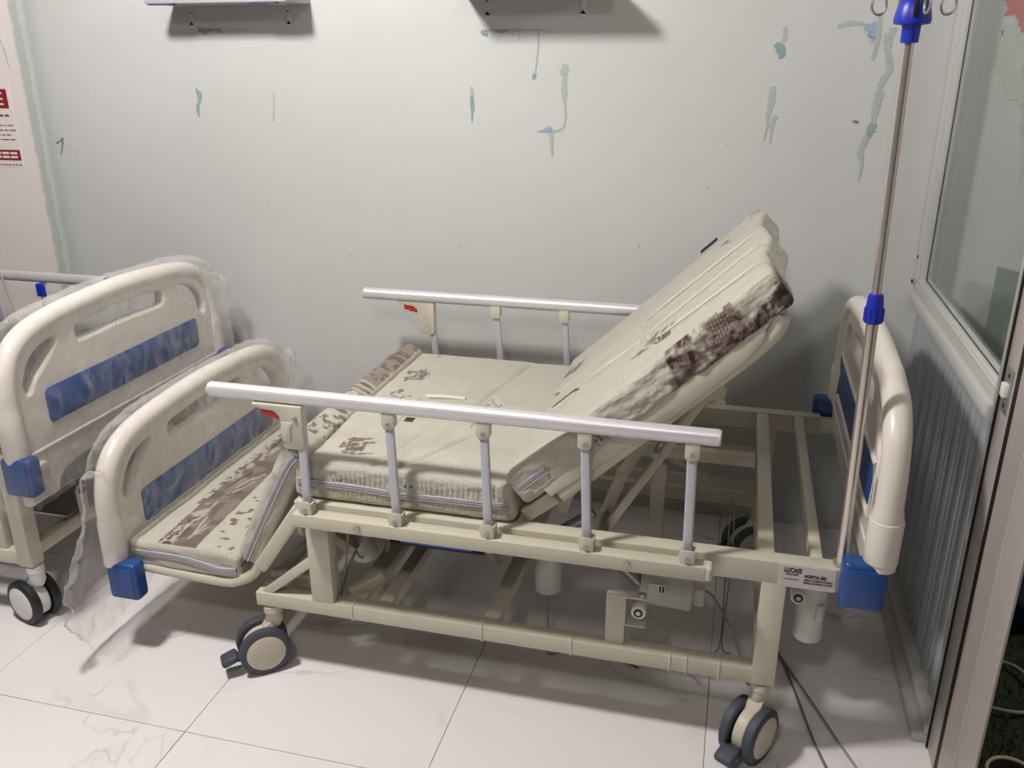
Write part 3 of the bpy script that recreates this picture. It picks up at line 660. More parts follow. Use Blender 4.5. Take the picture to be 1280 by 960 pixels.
P(MB().cyl((-.14, 1.93, .60), (-.14, 1.99, .60), .010, n=12), 'bolt', STEEL); P(MB().cyl((-.035, 1.93, .775), (-.035, 1.99, .775), .010, n=12), 'bolt', STEEL)
P(MB().prism([(0, 0), (.035, .012), (.040, .034), (-.03, .09), (-.055, .08)], (-.03, 1.95, .745), (1, 0, 0), (0, 0, 1), .004), 'arm_bracket', BEIGE2)
P(MB().box(-.17, -.13, 2.18, 2.22, .20, .46, .003), 'actuator_support')
P(MB().bar((-.14, 2.22, .47), (-.02, 2.26, .40), .025, .008), 'tie_plate')
# bracket on base beam with connector
P(MB().box(-.217, -.172, 1.69, 1.716, .225, .360, .003), 'motor_bracket')
q = MB(); q.box(-.172, -.126, 1.690, 1.716, .354, .359, .001).box(-.1745, -.1715, 1.690, 1.716, .280, .359, .0005).box(-.172, -.126, 1.690, 1.716, .280, .284, .001); P(q, 'motor_clip', BEIGE2)
P(MB().cyl((-.137, 1.700, .359), (-.137, 1.700, .366), .009, n=12), 'bolt', STEEL)
def roundel(x, y, z):
    o = MB().cyl((x, y+.03, z), (x, y, z), .017, n=24, bev=.002).build('motor_plug', WHITE, bed)
    MB().cyl((x, y-.0005, z), (x, y-.002, z), .0105, n=24).build('plug_ring', BLACK, o); MB().cyl((x, y-.002, z), (x, y-.003, z), .0055, n=20).build('plug_centre', WHITE, o)
roundel(-.143, 1.695, .316); roundel(.207, 1.80, .345)
def motor(a, b, r, label=None, lab=True):
    a, b = Vector(a), Vector(b); d = (b-a).normalized()
    o = MB().cyl(a, b, r, n=28, bev=.006).cyl(b, b+d*.008, r*.55, n=20).build('actuator_motor', MOTOR, bed, label)
    return o
m1 = motor((-.945, 1.96, .30), (-.93, 1.96, .185), .036)
m2 = motor((-.418, 2.0, .30), (-.415, 2.0, .138), .036)
m3 = motor((-.165, 2.0, .197), (-.03, 2.0, .190), .050)
MB().box(-.142, -.098, 1.9492, 1.9512, .205, .232, .0004).build('rating_label', WHITE, m3, flat=True)
MB().box(-.114, -.110, 1.9485, 1.9493, .210, .228, 0).box(-.106, -.102, 1.9485, 1.9493, .210, .228, 0).build('label_print', INK, m3, flat=True)
MB().box(-.028, .0, 1.975, 2.02, .165, .215, .004).build('motor_cap', MOTOR, m3)
m4 = motor((.246, 1.88, .385), (.246, 1.88, .190), .033)
MB().cyl((.262, 1.856, .30), (.262, 1.8535, .26), .012, n=10).build('rating_label', WHITE, m4)
P(MB().tube([(-.245, 2.0, .27), (-.165, 2.0, .197)], .018, 12), 'actuator_tube', STEEL)
P(MB().tube([(-.415, 2.0, .30), (-.30, 2.02, .38)], .014, 12), 'actuator_tube', STEEL)
P(MB().tube([(-.935, 1.96, .30), (-.80, 2.0, .40)], .014, 12), 'actuator_tube', STEEL)
# bedpan tray under the seat
tr_ = MB().box(-.786, -.536, 1.795, 2.24, .346, .354, .002).build('pan_tray', BLACK, bed, 'black tray under the seat')
MB().lathe([(.02, .354), (.105, .356), (.122, .40), (.128, .402), (.114, .366), (.02, .362)], (-.66, 1.96, 0), n=32).build('bedpan', DBLUE, bed, 'blue bedpan')
P(MB().box(-.755, -.562, 1.788, 1.800, .356, .402, .003), 'pan_edge', DBLUE)
for x, sg in ((-.792, 1), (-.53, -1)):
    P(MB().box(x-.012, x+.012, 1.80, 1.822, .352, .372, .002), 'tray_hanger', STEEL); P(MB().bar((x, 1.81, .36), (x+sg*-.02, 1.84, .30), .010, .02), 'tray_hanger', STEEL)
    P(MB().bar((x, 1.84, .36), (x, 1.84, .466), .004, .02, up=(1, 0, 0)), 'tray_hanger', STEEL)

# bed cables
def cab(pts, r, m, name='cable', parent=bed): return MB().tube(smooth_path(pts, 8), r, 8).build(name, m, parent)
cab([(-.93, 1.94, .19), (-.90, 1.85, .26), (-.885, 1.80, .30), (-.90, 1.76, .24), (-.905, 1.74, .20)], .003, CABLE)
cab([(-.88, 1.75, .44), (-.885, 1.76, .34), (-.90, 1.74, .23)], .003, CABLE)
cab([(-.41, 1.98, .135), (-.405, 1.95, .06), (-.39, 1.90, .005), (-.30, 1.95, .004), (-.15, 1.9, .004)], .003, CABLE)
cab([(-.02, 2.0, .20), (.02, 1.98, .20), (.08, 1.92, .13), (.12, 1.88, .03), (.16, 1.9, .004)], .003, CABLE)
cab([(.045, 2.05, .45), (.048, 2.04, .25), (.05, 2.02, .03), (.02, 2.0, .004)], .0018, CABLEB)
cab([(.055, 2.05, .45), (.06, 2.04, .25), (.055, 2.02, .03), (.08, 2.02, .004)], .0018, CABLEB)
cab([(-.14, 1.75, .30), (-.10, 1.80, .22), (-.06, 1.86, .10), (-.03, 1.92, .004)], .0028, CABLE)
# floor cables running toward the viewer
c1 = MB().tube(smooth_path([(.17, 2.15, .004), (.21, 2.03, .004), (.235, 1.93, .004), (.262, 1.80, .004), (.285, 1.70, .004), (.31, 1.62, .004), (.34, 1.5, .004)], 8), .0032, 8).build('cable', CABLEB)
tag(c1, 'dark grey cable on the floor beside the head castor', 'cable')
c2 = MB().tube(smooth_path([(.18, 2.10, .0045), (.225, 2.0, .0045), (.285, 1.86, .0045), (.335, 1.74, .0045), (.378, 1.64, .0045), (.44, 1.5, .0045)], 8), .003, 8).build('cable', CABLE)
tag(c2, 'pale grey cable on the floor, nearer the ribbed partition', 'cable')

# ------------------------------------------------------------------ mattress
def vnoise(x, y, seed=0):
    xi = np.floor(x).astype(np.int64); yi = np.floor(y).astype(np.int64); fx = x-xi; fy = y-yi
    def h(a, b_):
        v = (a*374761393+b_*668265263+seed*1442695041) & 0xffffffff; v = ((v ^ (v >> 13))*1274126177) & 0xffffffff
        return ((v ^ (v >> 16)) & 0xffff)/65535.0
    sx, sy = fx*fx*(3-2*fx), fy*fy*(3-2*fy)
    return (h(xi, yi)*(1-sx)+h(xi+1, yi)*sx)*(1-sy)+(h(xi, yi+1)*(1-sx)+h(xi+1, yi+1)*sx)*sy
def fbm(x, y, seed=0, oct=4):
    s = 0; a = .5; t_ = 0
    for k in range(oct): s = s+a*vnoise(x*2**k, y*2**k, seed+k); t_ += a; a *= .5
    return s/t_
def lin(*c): return np.array(S(*c)[:3])
CREAM = lin(193, 188, 175); BROWN = lin(112, 96, 90); DBROWN = lin(66, 52, 50); LBROWN = lin(146, 130, 122)
def rbox(L, W, T, r, step, disp, colf, xf):
    """rounded box u:[0,L] y:[0,W] w:[0,T] with dense faces; disp/colf work on local arrays; xf maps local to world"""
    nu, ny, nw = [max(2, int(round(a/step))) for a in (L, W, T)]
    us, ys, ws = np.linspace(0, L, nu+1), np.linspace(0, W, ny+1), np.linspace(0, T, nw+1)
    pts, quads, base = [], [], 0
    def face(A, Bv, fn, flip):
        nonlocal base
        a, b_ = np.meshgrid(A, Bv, indexing='ij'); p_ = fn(a.ravel(), b_.ravel()); pts.append(p_)
        i, j = np.meshgrid(np.arange(len(A)-1), np.arange(len(Bv)-1), indexing='ij'); k = (i*len(Bv)+j).ravel()+base
        q_ = np.stack([k, k+len(Bv), k+len(Bv)+1, k+1], 1); quads.append(q_[:, ::-1] if flip else q_); base += len(p_)
    c = lambda v, a: np.full_like(a, v)
    face(us, ys, lambda a, b_: np.stack([a, b_, c(T, a)], 1), False); face(us, ys, lambda a, b_: np.stack([a, b_, c(0., a)], 1), True)
    face(us, ws, lambda a, b_: np.stack([a, c(0., a), b_], 1), False); face(us, ws, lambda a, b_: np.stack([a, c(W, a), b_], 1), True)
    face(ys, ws, lambda a, b_: np.stack([c(L, a), a, b_], 1), False); face(ys, ws, lambda a, b_: np.stack([c(0., a), a, b_], 1), True)
    V = np.concatenate(pts); Q = np.concatenate(quads)
    key = np.round(V*1e5).astype(np.int64); _, idx, inv = np.unique(key, axis=0, return_index=True, return_inverse=True)
    V = V[idx]; Q = inv.ravel()[Q]
    dims = np.array([L, W, T]); inner = np.clip(V, r, dims-r); dlt = V-inner; ln = np.linalg.norm(dlt, axis=1, keepdims=True); nrm = dlt/np.maximum(ln, 1e-9)
    P0 = inner+nrm*r
    colr = colf(V, nrm); D = disp(V, nrm); P1 = P0+D
    Wp = xf(P1)
    return Wp, Q, colr
def seg_dist(x, y, a, b):
    dx, dy = b[0]-a[0], b[1]-a[1]; t_ = np.clip(((x-a[0])*dx+(y-a[1])*dy)/(dx*dx+dy*dy+1e-12), 0, 1)
    return np.hypot(x-a[0]-t_*dx, y-a[1]-t_*dy)
def paint(C_, mask, col, k=1.0): C_[mask] = C_[mask]*(1-k)+col*k
def soft(C_, region, val, th, wdt, col, k=1.0):
    a = (np.clip((val-th)/wdt+.5, 0, 1)*region*k)[:, None]; C_[:] = C_*(1-a)+col*a
def glyph(C_, x, y, cx, cy, s_, seed, ang=0, nst=20, col=BROWN):
    rr_ = random.Random(seed); ca, sa = math.cos(ang), math.sin(ang); lx = ((x-cx)*ca+(y-cy)*sa)/s_; ly = (-(x-cx)*sa+(y-cy)*ca)/s_
    for k in range(nst):
        a = (rr_.uniform(-.5, .5), rr_.uniform(-.8, .8)); h_ = rr_.random() < .6; l_ = rr_.uniform(.2, .5)
        b_ = (a[0]+l_*(1 if h_ else .15), a[1]+l_*(.12 if h_ else 1.0))
        m_ = seg_dist(lx, ly, a, b_) < .055+.05*rr_.random()
        paint(C_, m_ & (vnoise(lx*14, ly*14, seed) > .18), col, .85)
def make_section(name, parent, L, W, T, r, step, disp, colf, o_, du, dn, y0, label=None):
    o_, du, dn = np.array(o_), np.array(du), np.array(dn)
    def xf(p_): return o_[None]+p_[:, :1]*du[None]+p_[:, 2:]*dn[None]+np.stack([np.zeros(len(p_)), y0+p_[:, 1], np.zeros(len(p_))], 1)
    Wp, Q, C_ = rbox(L, W, T, r, step, disp, colf, xf)
    off = np.array(world_loc(parent)); Wp = Wp-off
    me = bpy.data.meshes.new(name); me.vertices.add(len(Wp)); me.vertices.foreach_set('co', Wp.astype(np.float32).ravel())
    me.loops.add(len(Q)*4); me.loops.foreach_set('vertex_index', Q.astype(np.int32).ravel())
    me.polygons.add(len(Q)); me.polygons.foreach_set('loop_start', np.arange(0, len(Q)*4, 4, dtype=np.int32)); me.polygons.foreach_set('loop_total', np.full(len(Q), 4, dtype=np.int32))
    me.update(); me.validate()
    bm = bmesh.new(); bm.from_mesh(me); bmesh.ops.recalc_face_normals(bm, faces=bm.faces[:]); bm.to_mesh(me); bm.free()
    ca = me.color_attributes.new('print', 'FLOAT_COLOR', 'POINT'); ca.data.foreach_set('color', np.concatenate([C_, np.ones((len(C_), 1))], 1).astype(np.float32).ravel())
    me.materials.append(CLOTH); me.polygons.foreach_set('use_smooth', [True]*len(me.polygons))
    ob = bpy.data.objects.new(name, me); COL.objects.link(ob); ob.parent = parent
    if label: ob['label'] = label
    return ob
mt = thing('mattress', 'folding four-section mattress in cream cloth with brown printed patterns, lying on the bed', 'mattress', (-.6, 2.115, .5))
def wrinkle(x, y, sc_, seed, amp): return (fbm(x*sc_, y*sc_, seed)-.5)*2*amp
def base_col(V):
    C_ = np.repeat(CREAM[None], len(V), 0); k = fbm(V[:, 0]*30+V[:, 2]*17, V[:, 1]*30+V[:, 2]*29, 5)[:, None]
    return C_*(.93+.14*k)
def pleats(V, L, T):      # puckers on the near side above / below the zipper
    side = np.clip(1-V[:, 1]/.012, 0, 1)*(np.abs(V[:, 2]-T*.5) > .004); e_ = np.exp(-((V[:, 2]-T*.5)/(T*.33))**2)
    ph = V[:, 0]*2*PI/.0125+6*fbm(V[:, 0]*30, V[:, 2]*8, 3)
    return side*e_*.0016*np.sin(ph)
# --- seat section
def seat_disp(V, n):
    D = np.zeros_like(V); top = (V[:, 2] > .05); u_, y = V[:, 0], V[:, 1]
    h = wrinkle(u_, y, 7, 11, .004)+.0035*np.sin(np.clip(y/.82, 0, 1)*PI)
    # shallow creases running across the width, and the flap cut-out
    for (a, b_, k) in (((.33, .42), (.40, .80), .006), ((.26, .02), (.40, .27), .006), ((.20, .02), (.25, .20), .004), ((.36, .50), (.43, .38), .007), ((.43, .38), (.46, .33), .006)):
        h = h-k*np.exp(-(seg_dist(u_, y, a, b_)/.008)**2)
    h = h-.004*np.exp(-((y-.09)/.02)**2)*(.4+fbm(u_*20, y*3, 8))
    e_ = np.maximum(np.abs(u_-.265)-.098, np.abs(y-.365)-.090); h = h-.006*np.exp(-(e_/.0035)**2)
    D[:, 2] = np.where(top, h, 0); D[:, 1] -= pleats(V, .54, .1)+np.where(y < .01, wrinkle(u_, V[:, 2]*3, 20, 4, .003), 0)
    D[:, 0] += np.where(u_ > .5, .004*np.sin(V[:, 2]*60), 0)
    return D
def seat_col(V, n):
    C_ = base_col(V); u_, y, w_ = V.T; top = w_ > .085
    X, Y = np.where(top, u_, 9), y
    glyph(C_, X, Y, .090, .605, .058, 21, .25, 26); glyph(C_, X, Y, .108, .105, .058, 22, .2, 26); glyph(C_, X, Y, .100, .800, .03, 23, .5, 4, DBROWN)
    glyph(C_, X, Y, .105, .450, .045, 24, 1.2, 7, BROWN); glyph(C_, X, Y, .165, .352, .03, 25, 1.2, 7, DBROWN)
    for k in range(8):
        m_ = (np.abs(X-.315-.011*k) < .003) & (np.abs(Y-.452-.003*math.sin(k*3)) < .004); paint(C_, m_, DBROWN, .8)
    m_ = (np.abs(X-.190) < .012) & (np.abs(Y-.292) < .013); paint(C_, m_, lin(40, 30, 32), .95)  # shade of the open gap at the flap corner, painted as a dark square
    sd = (y < .004)
    for k, uu in enumerate((.105, .115, .125, .262, .285, .30)): paint(C_, sd & (np.abs(u_-uu) < .003) & (np.abs(w_-(.058 if k < 3 else .062)) < .003), DBROWN, .9)
    return C_
seat = make_section('seat_section', mt, .545, .832, .098, .016, .0028, seat_disp, seat_col, (-.978, 0, .508), (1, 0, 0), (0, 0, 1), 1.690)
# --- back section
def back_disp(V, n):
    D = np.zeros_like(V); u_, y, w_ = V.T; top = w_ > .05
    h = wrinkle(u_*.6, y, 6, 31, .0035)
    # long folds along the backrest
    for (a, b_, k) in (((.05, .370), (.16, .372), -.005), ((.16, .372), (.38, .312), .008), ((.36, .52), (.72, .500), .008), ((.40, .325), (.72, .335), .009), ((.44, .200), (.72, .150), .009), ((.02, .54), (.36, .53), .004), ((.38, .30), (.36, .45), .004)):
        dd = seg_dist(u_, y+.034, a, b_); h = h+k*np.exp(-(dd/.0045)**2)-.5*k*np.exp(-((dd-.012)/.008)**2)
    D[:, 2] = np.where(top, h, 0)
    side = np.clip(1-y/.010, 0, 1)
    D[:, 1] -= side*(wrinkle(u_*1.2+w_*1.5, w_*2-u_*.7, 16, 9, .007)+.001)
    endm = np.clip((u_-.69)/.03, 0, 1)
    D[:, 0] += endm*(.007*np.sin(y*17+1)+.012*fbm(y*11, w_*8, 4)-.014*np.clip((y-.4)/.44, 0, 1))
    D[:, 2] += endm*np.where(top, -.003+.005*fbm(y*9, u_*3, 6), 0)
    return D
def back_col(V, n):
    C_ = base_col(V); u_, y, w_ = V.T; T = .082; top = w_ > T-.014; X = np.where(top, u_, 9); y = y+.034
    glyph(C_, X, y, .045, .690, .058, 31, 1.35, 34); glyph(C_, X, y, .430, .225, .060, 32, 1.2, 30, BROWN)
    m_ = (seg_dist(X, y, (.07, .376), (.145, .374)) < .008) & (vnoise(u_*120, y*300, 4) > .25); paint(C_, m_, DBROWN, .9)
    for a, b_ in (((.022, .530), (.036, .535)), ((.50, .525), (.525, .528)), ((.475, .52), (.49, .523)), ((.43, .53), (.465, .527)), ((.59, .750), (.62, .70)), ((.60, .765), (.612, .74)), ((.66, .012), (.68, .02)), ((.615, .02), (.63, .03)), ((.58, .03), (.60, .035))):
        paint(C_, (seg_dist(X, y, a, b_) < .007) & (vnoise(u_*200, y*200, 2) > .3), BROWN, .8)
    m_ = (X < 2) & (X > .685) & (y > .78) & (fbm(u_*60, y*60, 2) > .4); paint(C_, m_, LBROWN, .8)
    # picture printed on the near side face: a gate tower, trees and rooftops
    y = y-.034; sd = ((y < .012) & (~(w_ < .002))).astype(float); q_ = w_-T      # 0 at top edge, negative downwards
    rv = -q_; reg = sd*np.clip((u_-.468+.30*(rv-.0))/.006, 0, 1)*np.clip((.640+.25*rv-u_)/.01, 0, 1)
    t1 = fbm(u_*55+rv*22, rv*75-u_*20, 3, 4); t2 = fbm(u_*150, rv*110+u_*60, 7, 2); t3 = fbm(u_*26, rv*38, 14, 3)
    hatch = .5+.5*np.sin((u_*.8+rv*1.3)*2*PI/.0058+5*t3)
    body = reg*np.clip((t3-.22)/.06, 0, 1)
    soft(C_, body, t1, .30, .10, LBROWN, .95); soft(C_, body*(.4+.6*hatch), t1, .44, .10, BROWN, .95); soft(C_, body*(t2 > .35), t1, .56, .06, DBROWN, .95)
    soft(C_, reg*np.clip(1-np.abs(u_-.555-.4*(rv-.04))/.02, 0, 1)*np.clip(1-np.abs(rv-.035)/.014, 0, 1), t2, .42, .1, lin(196, 184, 172), .9)
    tw = sd*np.clip((u_-.568)/.003, 0, 1)*np.clip((.624-u_)/.003, 0, 1)*np.clip((rv-.004)/.003, 0, 1)*np.clip((.052-.25*(u_-.568)-rv)/.004, 0, 1)
    soft(C_, tw, np.ones_like(u_), .5, .1, lin(150, 136, 128), .95)
    gl_ = np.maximum(np.clip(1-np.abs(np.mod(u_+.25*rv, .0075)-.00375)/.0016, 0, 1), np.clip(1-np.abs(np.mod(rv-.2*u_, .0095)-.0047)/.0016, 0, 1))
    soft(C_, tw, gl_, .4, .4, DBROWN, .9)
    rt = sd*np.clip((u_-.622)/.01, 0, 1)*np.clip((rv-.052+.30*np.clip(u_-.64, 0, 1))/.006, 0, 1)
    soft(C_, rt, t1, .40, .06, BROWN, .95); soft(C_, rt, t2, .55, .1, DBROWN, .95)
    lf = sd*np.clip((u_-.440+.35*(rv-.05))/.004, 0, 1)*np.clip((.52-u_)/.02, 0, 1)*np.clip((rv-.046)/.004, 0, 1)
    soft(C_, lf*(.45+.55*hatch), np.maximum(t1, .45), .42, .1, BROWN, .95)
    sd = sd > .5
    # end face print
    en = (u_ > .715) & (y < .10) & (w_ < .06) & (fbm(y*40, w_*60, 9) > .42); paint(C_, en, DBROWN, .8)
    # lettering remnants near the rail
    for k in range(5):
        x0 = .232+k*.013; m_ = sd & (np.abs(q_+.062-.004*math.sin(k*2)) < .009) & ((np.abs(u_-x0) < .0018) | ((np.abs(u_-x0-.003) < .004) & (np.abs(q_+.058+.006*(k % 2)) < .0018))); paint(C_, m_, DBROWN, .8)
    glyph(C_, np.where(sd, u_, 9), w_, .095, .036, .018, 77, .5, 7)
    return C_
back = make_section('back_section', mt, .722, .838, .082, .015, .0023, back_disp, back_col, tuple(T0+n_*-.082), tuple(d_), tuple(n_), 1.698)
# --- foot section
def foot_disp(V, n):
    D = np.zeros_like(V); u_, y, w_ = V.T
    D[:, 2] = np.where(w_ > .04, wrinkle(u_, y, 8, 41, .003)-.010*np.clip((u_-.26)/.06, 0, 1), 0)
    D[:, 1] -= np.clip(1-y/.01, 0, 1)*wrinkle(u_+w_, w_*2, 25, 9, .003)
    return D
def foot_col(V, n):
    C_ = base_col(V); u_, y, w_ = V.T; top = w_ > .06
    wob = .02*(fbm(y*14, u_*2, 3)-.5)
    lo = .085-.012*np.clip(y/.3, 0, 1); hi = .205-.06*y+.5*wob
    tp = top.astype(float); band = tp*np.clip((u_-lo-.006*fbm(y*40, u_*10, 5))/.003, 0, 1)*np.clip((hi-u_)/.004, 0, 1)*(y > .006)
    t1 = fbm(u_*34+y*6, y*26-u_*14, 13, 4); t2 = fbm(u_*120, y*90, 17, 3); t3 = fbm(u_*16, y*9, 21, 3)
    soft(C_, band, np.ones_like(u_), .5, .1, lin(136, 120, 113), .95)
    soft(C_, band*np.clip((lo+.055-u_)/.02, 0, 1), t3, .50, .05, lin(196, 188, 174), .75)
    soft(C_, band, t1, .54, .08, BROWN, .8); soft(C_, band*np.clip((.16-y)/.05, 0, 1)*np.clip((lo+.06-u_)/.02, 0, 1), t2, .48, .08, DBROWN, .9)
    rg_ = random.Random(12)
    for k in range(16):
        ya = rg_.uniform(.02, .8); ua = lo.mean()+rg_.uniform(.02, .10); a = (ua, ya); b_ = (ua+rg_.uniform(-.02, .04), ya+rg_.uniform(.03, .12)); dk = ya > .28 and k % 2
        soft(C_, band, -seg_dist(u_+.006*t3, y, a, b_), -.0028, .002, DBROWN if dk else lin(196, 186, 172), .85)
    soft(C_, tp*np.clip((u_-hi-.012)/.004, 0, 1)*np.clip((hi+.10-u_)/.01, 0, 1), fbm(u_*62, y*62, 23, 2)+.10*fbm(u_*9, y*9, 3), .735, .03, BROWN, .9)
    soft(C_, tp*np.clip(1-np.abs(u_-lo)/.018, 0, 1)*(y > .22), t2, .52, .05, DBROWN, .85)
    return C_
foot = make_section('foot_section', mt, .325, .832, .076, .015, .0026, foot_disp, foot_col, (-1.484, 0, .240), (.9995, 0, .006), (-.006, 0, .9995), 1.690)
# --- calf section
cu_ = Vector((.447, 0, .894)).normalized(); cn_ = Vector((-.894, 0, .447)).normalized()
def calf_disp(V, n):
    D = np.zeros_like(V); u_, y, w_ = V.T
    D[:, 1] -= np.clip(1-y/.01, 0, 1)*wrinkle(u_*2, w_*3, 14, 51, .006); D[:, 2] = np.where(w_ > .035, wrinkle(u_, y, 8, 52, .004), 0)
    D[:, 0] += np.where(u_ > .34, wrinkle(w_*2, y, 14, 53, .004), 0)
    return D
def calf_col(V, n):
    C_ = base_col(V); u_, y, w_ = V.T; en = u_ > .30; wt = w_ > .015
    tex = fbm(y*60, w_*70+u_*50, 13, 3); band = en & wt & (y > .24)
    paint(C_, band & (fbm(y*22, w_*20, 3) > .30), LBROWN, .9); paint(C_, band & (tex > .52), BROWN, .85); paint(C_, band & (y < .46) & (np.mod(y, .03) < .012), CREAM, .9)
    paint(C_, en & (y > .10) & (y < .24) & (tex > .58), BROWN, .85)
    return C_
co = Vector((-1.105, 0, .284)); calf = make_section('calf_section', mt, .372, .832, .068, .020, .0038, calf_disp, calf_col, tuple(co), tuple(cu_), tuple(cn_), 1.690)
# zippers (two tapes and teeth line) following the near side faces
def zipper(parent, pts, y, up):
    up = Vector(up).normalized(); P_ = smooth_path(pts, 6)
    for k, (o1, w1) in enumerate(((-.0052, .0040), (0, .0022), (.0052, .0040))):
        q_ = MB(); A = []
        for v in P_:
            c = Vector((v.x, y-.0035-.0008*(k == 1), v.z))+up*o1
            A.append([q_.bm.verts.new(c+up*w1*s1+Vector((0, s2, 0))) for s1, s2 in ((-.5, 0), (.5, 0), (.5, .006), (-.5, .006))])
        for a, b_ in zip(A, A[1:]):
            for j in range(4): q_.bm.faces.new((a[j], a[(j+1) % 4], b_[(j+1) % 4], b_[j]))
        q_.build('zipper', ZIP, parent, flat=True)
zipper(seat, [(-.966, 0, .556), (-.90, 0, .553), (-.80, 0, .552), (-.70, 0, .547), (-.60, 0, .549), (-.50, 0, .550), (-.445, 0, .552)], 1.690, (0, 0, 1))
zipper(foot, [(-1.474, 0, .283), (-1.40, 0, .285), (-1.32, 0, .284), (-1.26, 0, .275), (-1.21, 0, .266), (-1.165, 0, .272)], 1.690, (0, 0, 1))
zipper(calf, [co+cu_*.012+cn_*.036, co+cu_*.12+cn_*.036, co+cu_*.26+cn_*.034, co+cu_*.33+cn_*.030, co+cu_*.362+cn_*.022], 1.688, cn_)
zipper(back, [bk(.008, 0, -.040), bk(.05, 0, -.040), bk(.10, 0, -.041)], 1.698, n_)
# piping cord on the seat flap and tag on the back
MB().tube(smooth_path([(-.803, 2.150, .6085), (-.76, 2.152, .611), (-.72, 2.154, .611), (-.690, 2.156, .609)], 6), .0062, 10).build('piping', PIPE, seat)
MB().tube(smooth_path([bk(.16, 2.040, .001), bk(.24, 2.018, .003), bk(.32, 1.996, .003), bk(.375, 1.982, .001)], 6), .0045, 10).build('piping', PIPE, back)
for (a, b_) in (((.362, .520), (.705, .501)), ((.402, .325), (.708, .335)), ((.442, .200), (.708, .152))):
    MB().tube([bk(a[0]+(b_[0]-a[0])*k/8, 1.664+a[1]+(b_[1]-a[1])*k/8, .0058) for k in range(9)], .0038, 10, rad=[.002]+[.0038]*7+[.002]).build('seam_cord', CLOTHP, back)
MB().prism([(0, 0), (.058, 0), (.058, .030), (0, .030)], bk(.515, 2.524, .006), d_, (0, 1, 0), .004).build('tag', TAGM, back, 'small black tag')

# ------------------------------------------------------------------ IV pole
iv = thing('iv_pole', 'steel drip pole with blue clamp and hook head in front of the headboard', 'pole', (.272, 1.70, .505))
A_, B_, C2_, D2_ = Vector((.272, 1.700, .455)), Vector((.262, 1.700, 1.04)), Vector((.2545, 1.700, 1.53)), Vector((.2535, 1.700, 1.60))
MB().tube([A_, B_], .0112, 20).build('lower_tube', CHROME, iv); MB().tube([B_, C2_], .0082, 20).build('upper_tube', CHROME, iv)
MB().cyl((.272, 1.70, .500), (.272, 1.70, .512), .018, n=20).build('collar', STEEL, iv)
ax = (B_-A_).normalized()
kn = MB(); prof = [(.013, 0), (.0165, .002), (.0170, .022), (.0155, .034), (.0140, .050), (.0125, .056), (.009, .058)]
kn.lathe(prof, Vector((.2625, 1.700, 1.030)), ax, 28)
for k in range(12):
    a = 2*PI*k/12; c = Vector((.2625+.0168*math.cos(a), 1.70+.0168*math.sin(a), 1.034)); kn.bar(c, c+Vector((-.0003, 0, .026)), .003, .003, bev=.001)
kn.build('clamp_knob', BLUED, iv)
hd = MB(); hd.lathe([(.0085, 0), (.0145, .001), (.0150, .026), (.0165, .028), (.0290, .030), (.0300, .037), (.0265, .055), (.0225, .066), (.017, .071), (.004, .072)], Vector((.2545, 1.70, 1.521)), (0, 0, 1), 32)
hd.build('hook_head', BLUED, iv)
MB().box(.2535-.0035, .2535+.0035, 1.6695, 1.682, 1.560, 1.592, .001).build('slot', BLACK, iv)
for k in range(4):
    a = math.radians(12+90*k); dx, dy = math.cos(a), math.sin(a); c = Vector((.2535, 1.70, 1.575))
    pts = [c+Vector((dx*rr_, dy*rr_, hh)) for rr_, hh in ((.012, 0), (.026, .014), (.040, .034), (.048, .024), (.045, .004), (.050, -.008), (.062, -.008), (.069, .004), (.066, .020))]
    MB().tube(smooth_path(pts, 6), .0022, 8).build('hook', STEEL, iv)

# ------------------------------------------------------------------ second bed at the left
bed2 = thing('hospital_bed', 'second hospital bed at the left edge, its board wrapped in clear plastic', 'bed', (-2.7, 2.115, 0))
def P2(mb, name, m=BEIGE, label=None): return mb.build(name, m, bed2, label)
X2 = -1.742
board(bed2, 'headboard', X2, .535, 'tall cream end board with blue stripe', legs=True, gdx=.012)
for y0 in (1.680, 2.515):
    P2(MB().box(-1.842, -1.7962, y0-.0008, y0+.045, .185, .47, .003), 'leg_post')
    P2(MB().box(-3.6, -1.71, y0, y0+.042, .455, .505, .003), 'side_beam')
    P2(MB().box(-3.1, -1.797, y0, y0+.04, .190, .232, .003), 'base_beam')
    P2(MB().box(-3.10, -3.05, y0, y0+.045, .19, .455, .003), 'leg_post')
    P2(MB().box(-1.905, -1.875, y0+.005, y0+.035, .23, .456, .003), 'leg_post')
P2(MB().box(-1.838, -1.80, 1.725, 2.515, .205, .240, .003), 'base_cross_bar'); P2(MB().box(-1.86, -1.80, 1.725, 2.515, .44, .47, .003), 'cross_member')
P2(MB().box(-2.40, -2.36, 1.72, 2.515, .19, .23, .003), 'base_cross_bar')
P2(MB().prism([(-.018, 0), (.018, 0), (.018, .085), (.010, .098), (-.010, .098), (-.018, .085)], (-1.80, 1.905, .235), (0, 1, 0), (0, 0, 1), .006, .001), 'lug', BEIGE2)
MB().cyl((-1.794, 1.905, .312), (-1.799, 1.905, .312), .011, n=16).build('lug_hole', BLACK, bed2)
P2(MB().box(-1.95, -1.81, 1.85, 2.3, .25, .255, 0), 'tray_plate', STEEL)
caster(bed2, (-1.812, 1.702), (-.25, -.97), (-1, .1), TYREB, WHITE, WHITE, pedal=False)
caster(bed2, (-1.82, 2.53), (-.25, -.97), (-1, .1), TYREB, WHITE, WHITE, pedal=False)
caster(bed2, (-3.075, 1.702), (-.25, -.97), (-1, .1), TYREB, WHITE, WHITE, pedal=False)
caster(bed2, (-3.075, 2.53), (-.25, -.97), (-1, .1), TYREB, WHITE, WHITE, pedal=False)
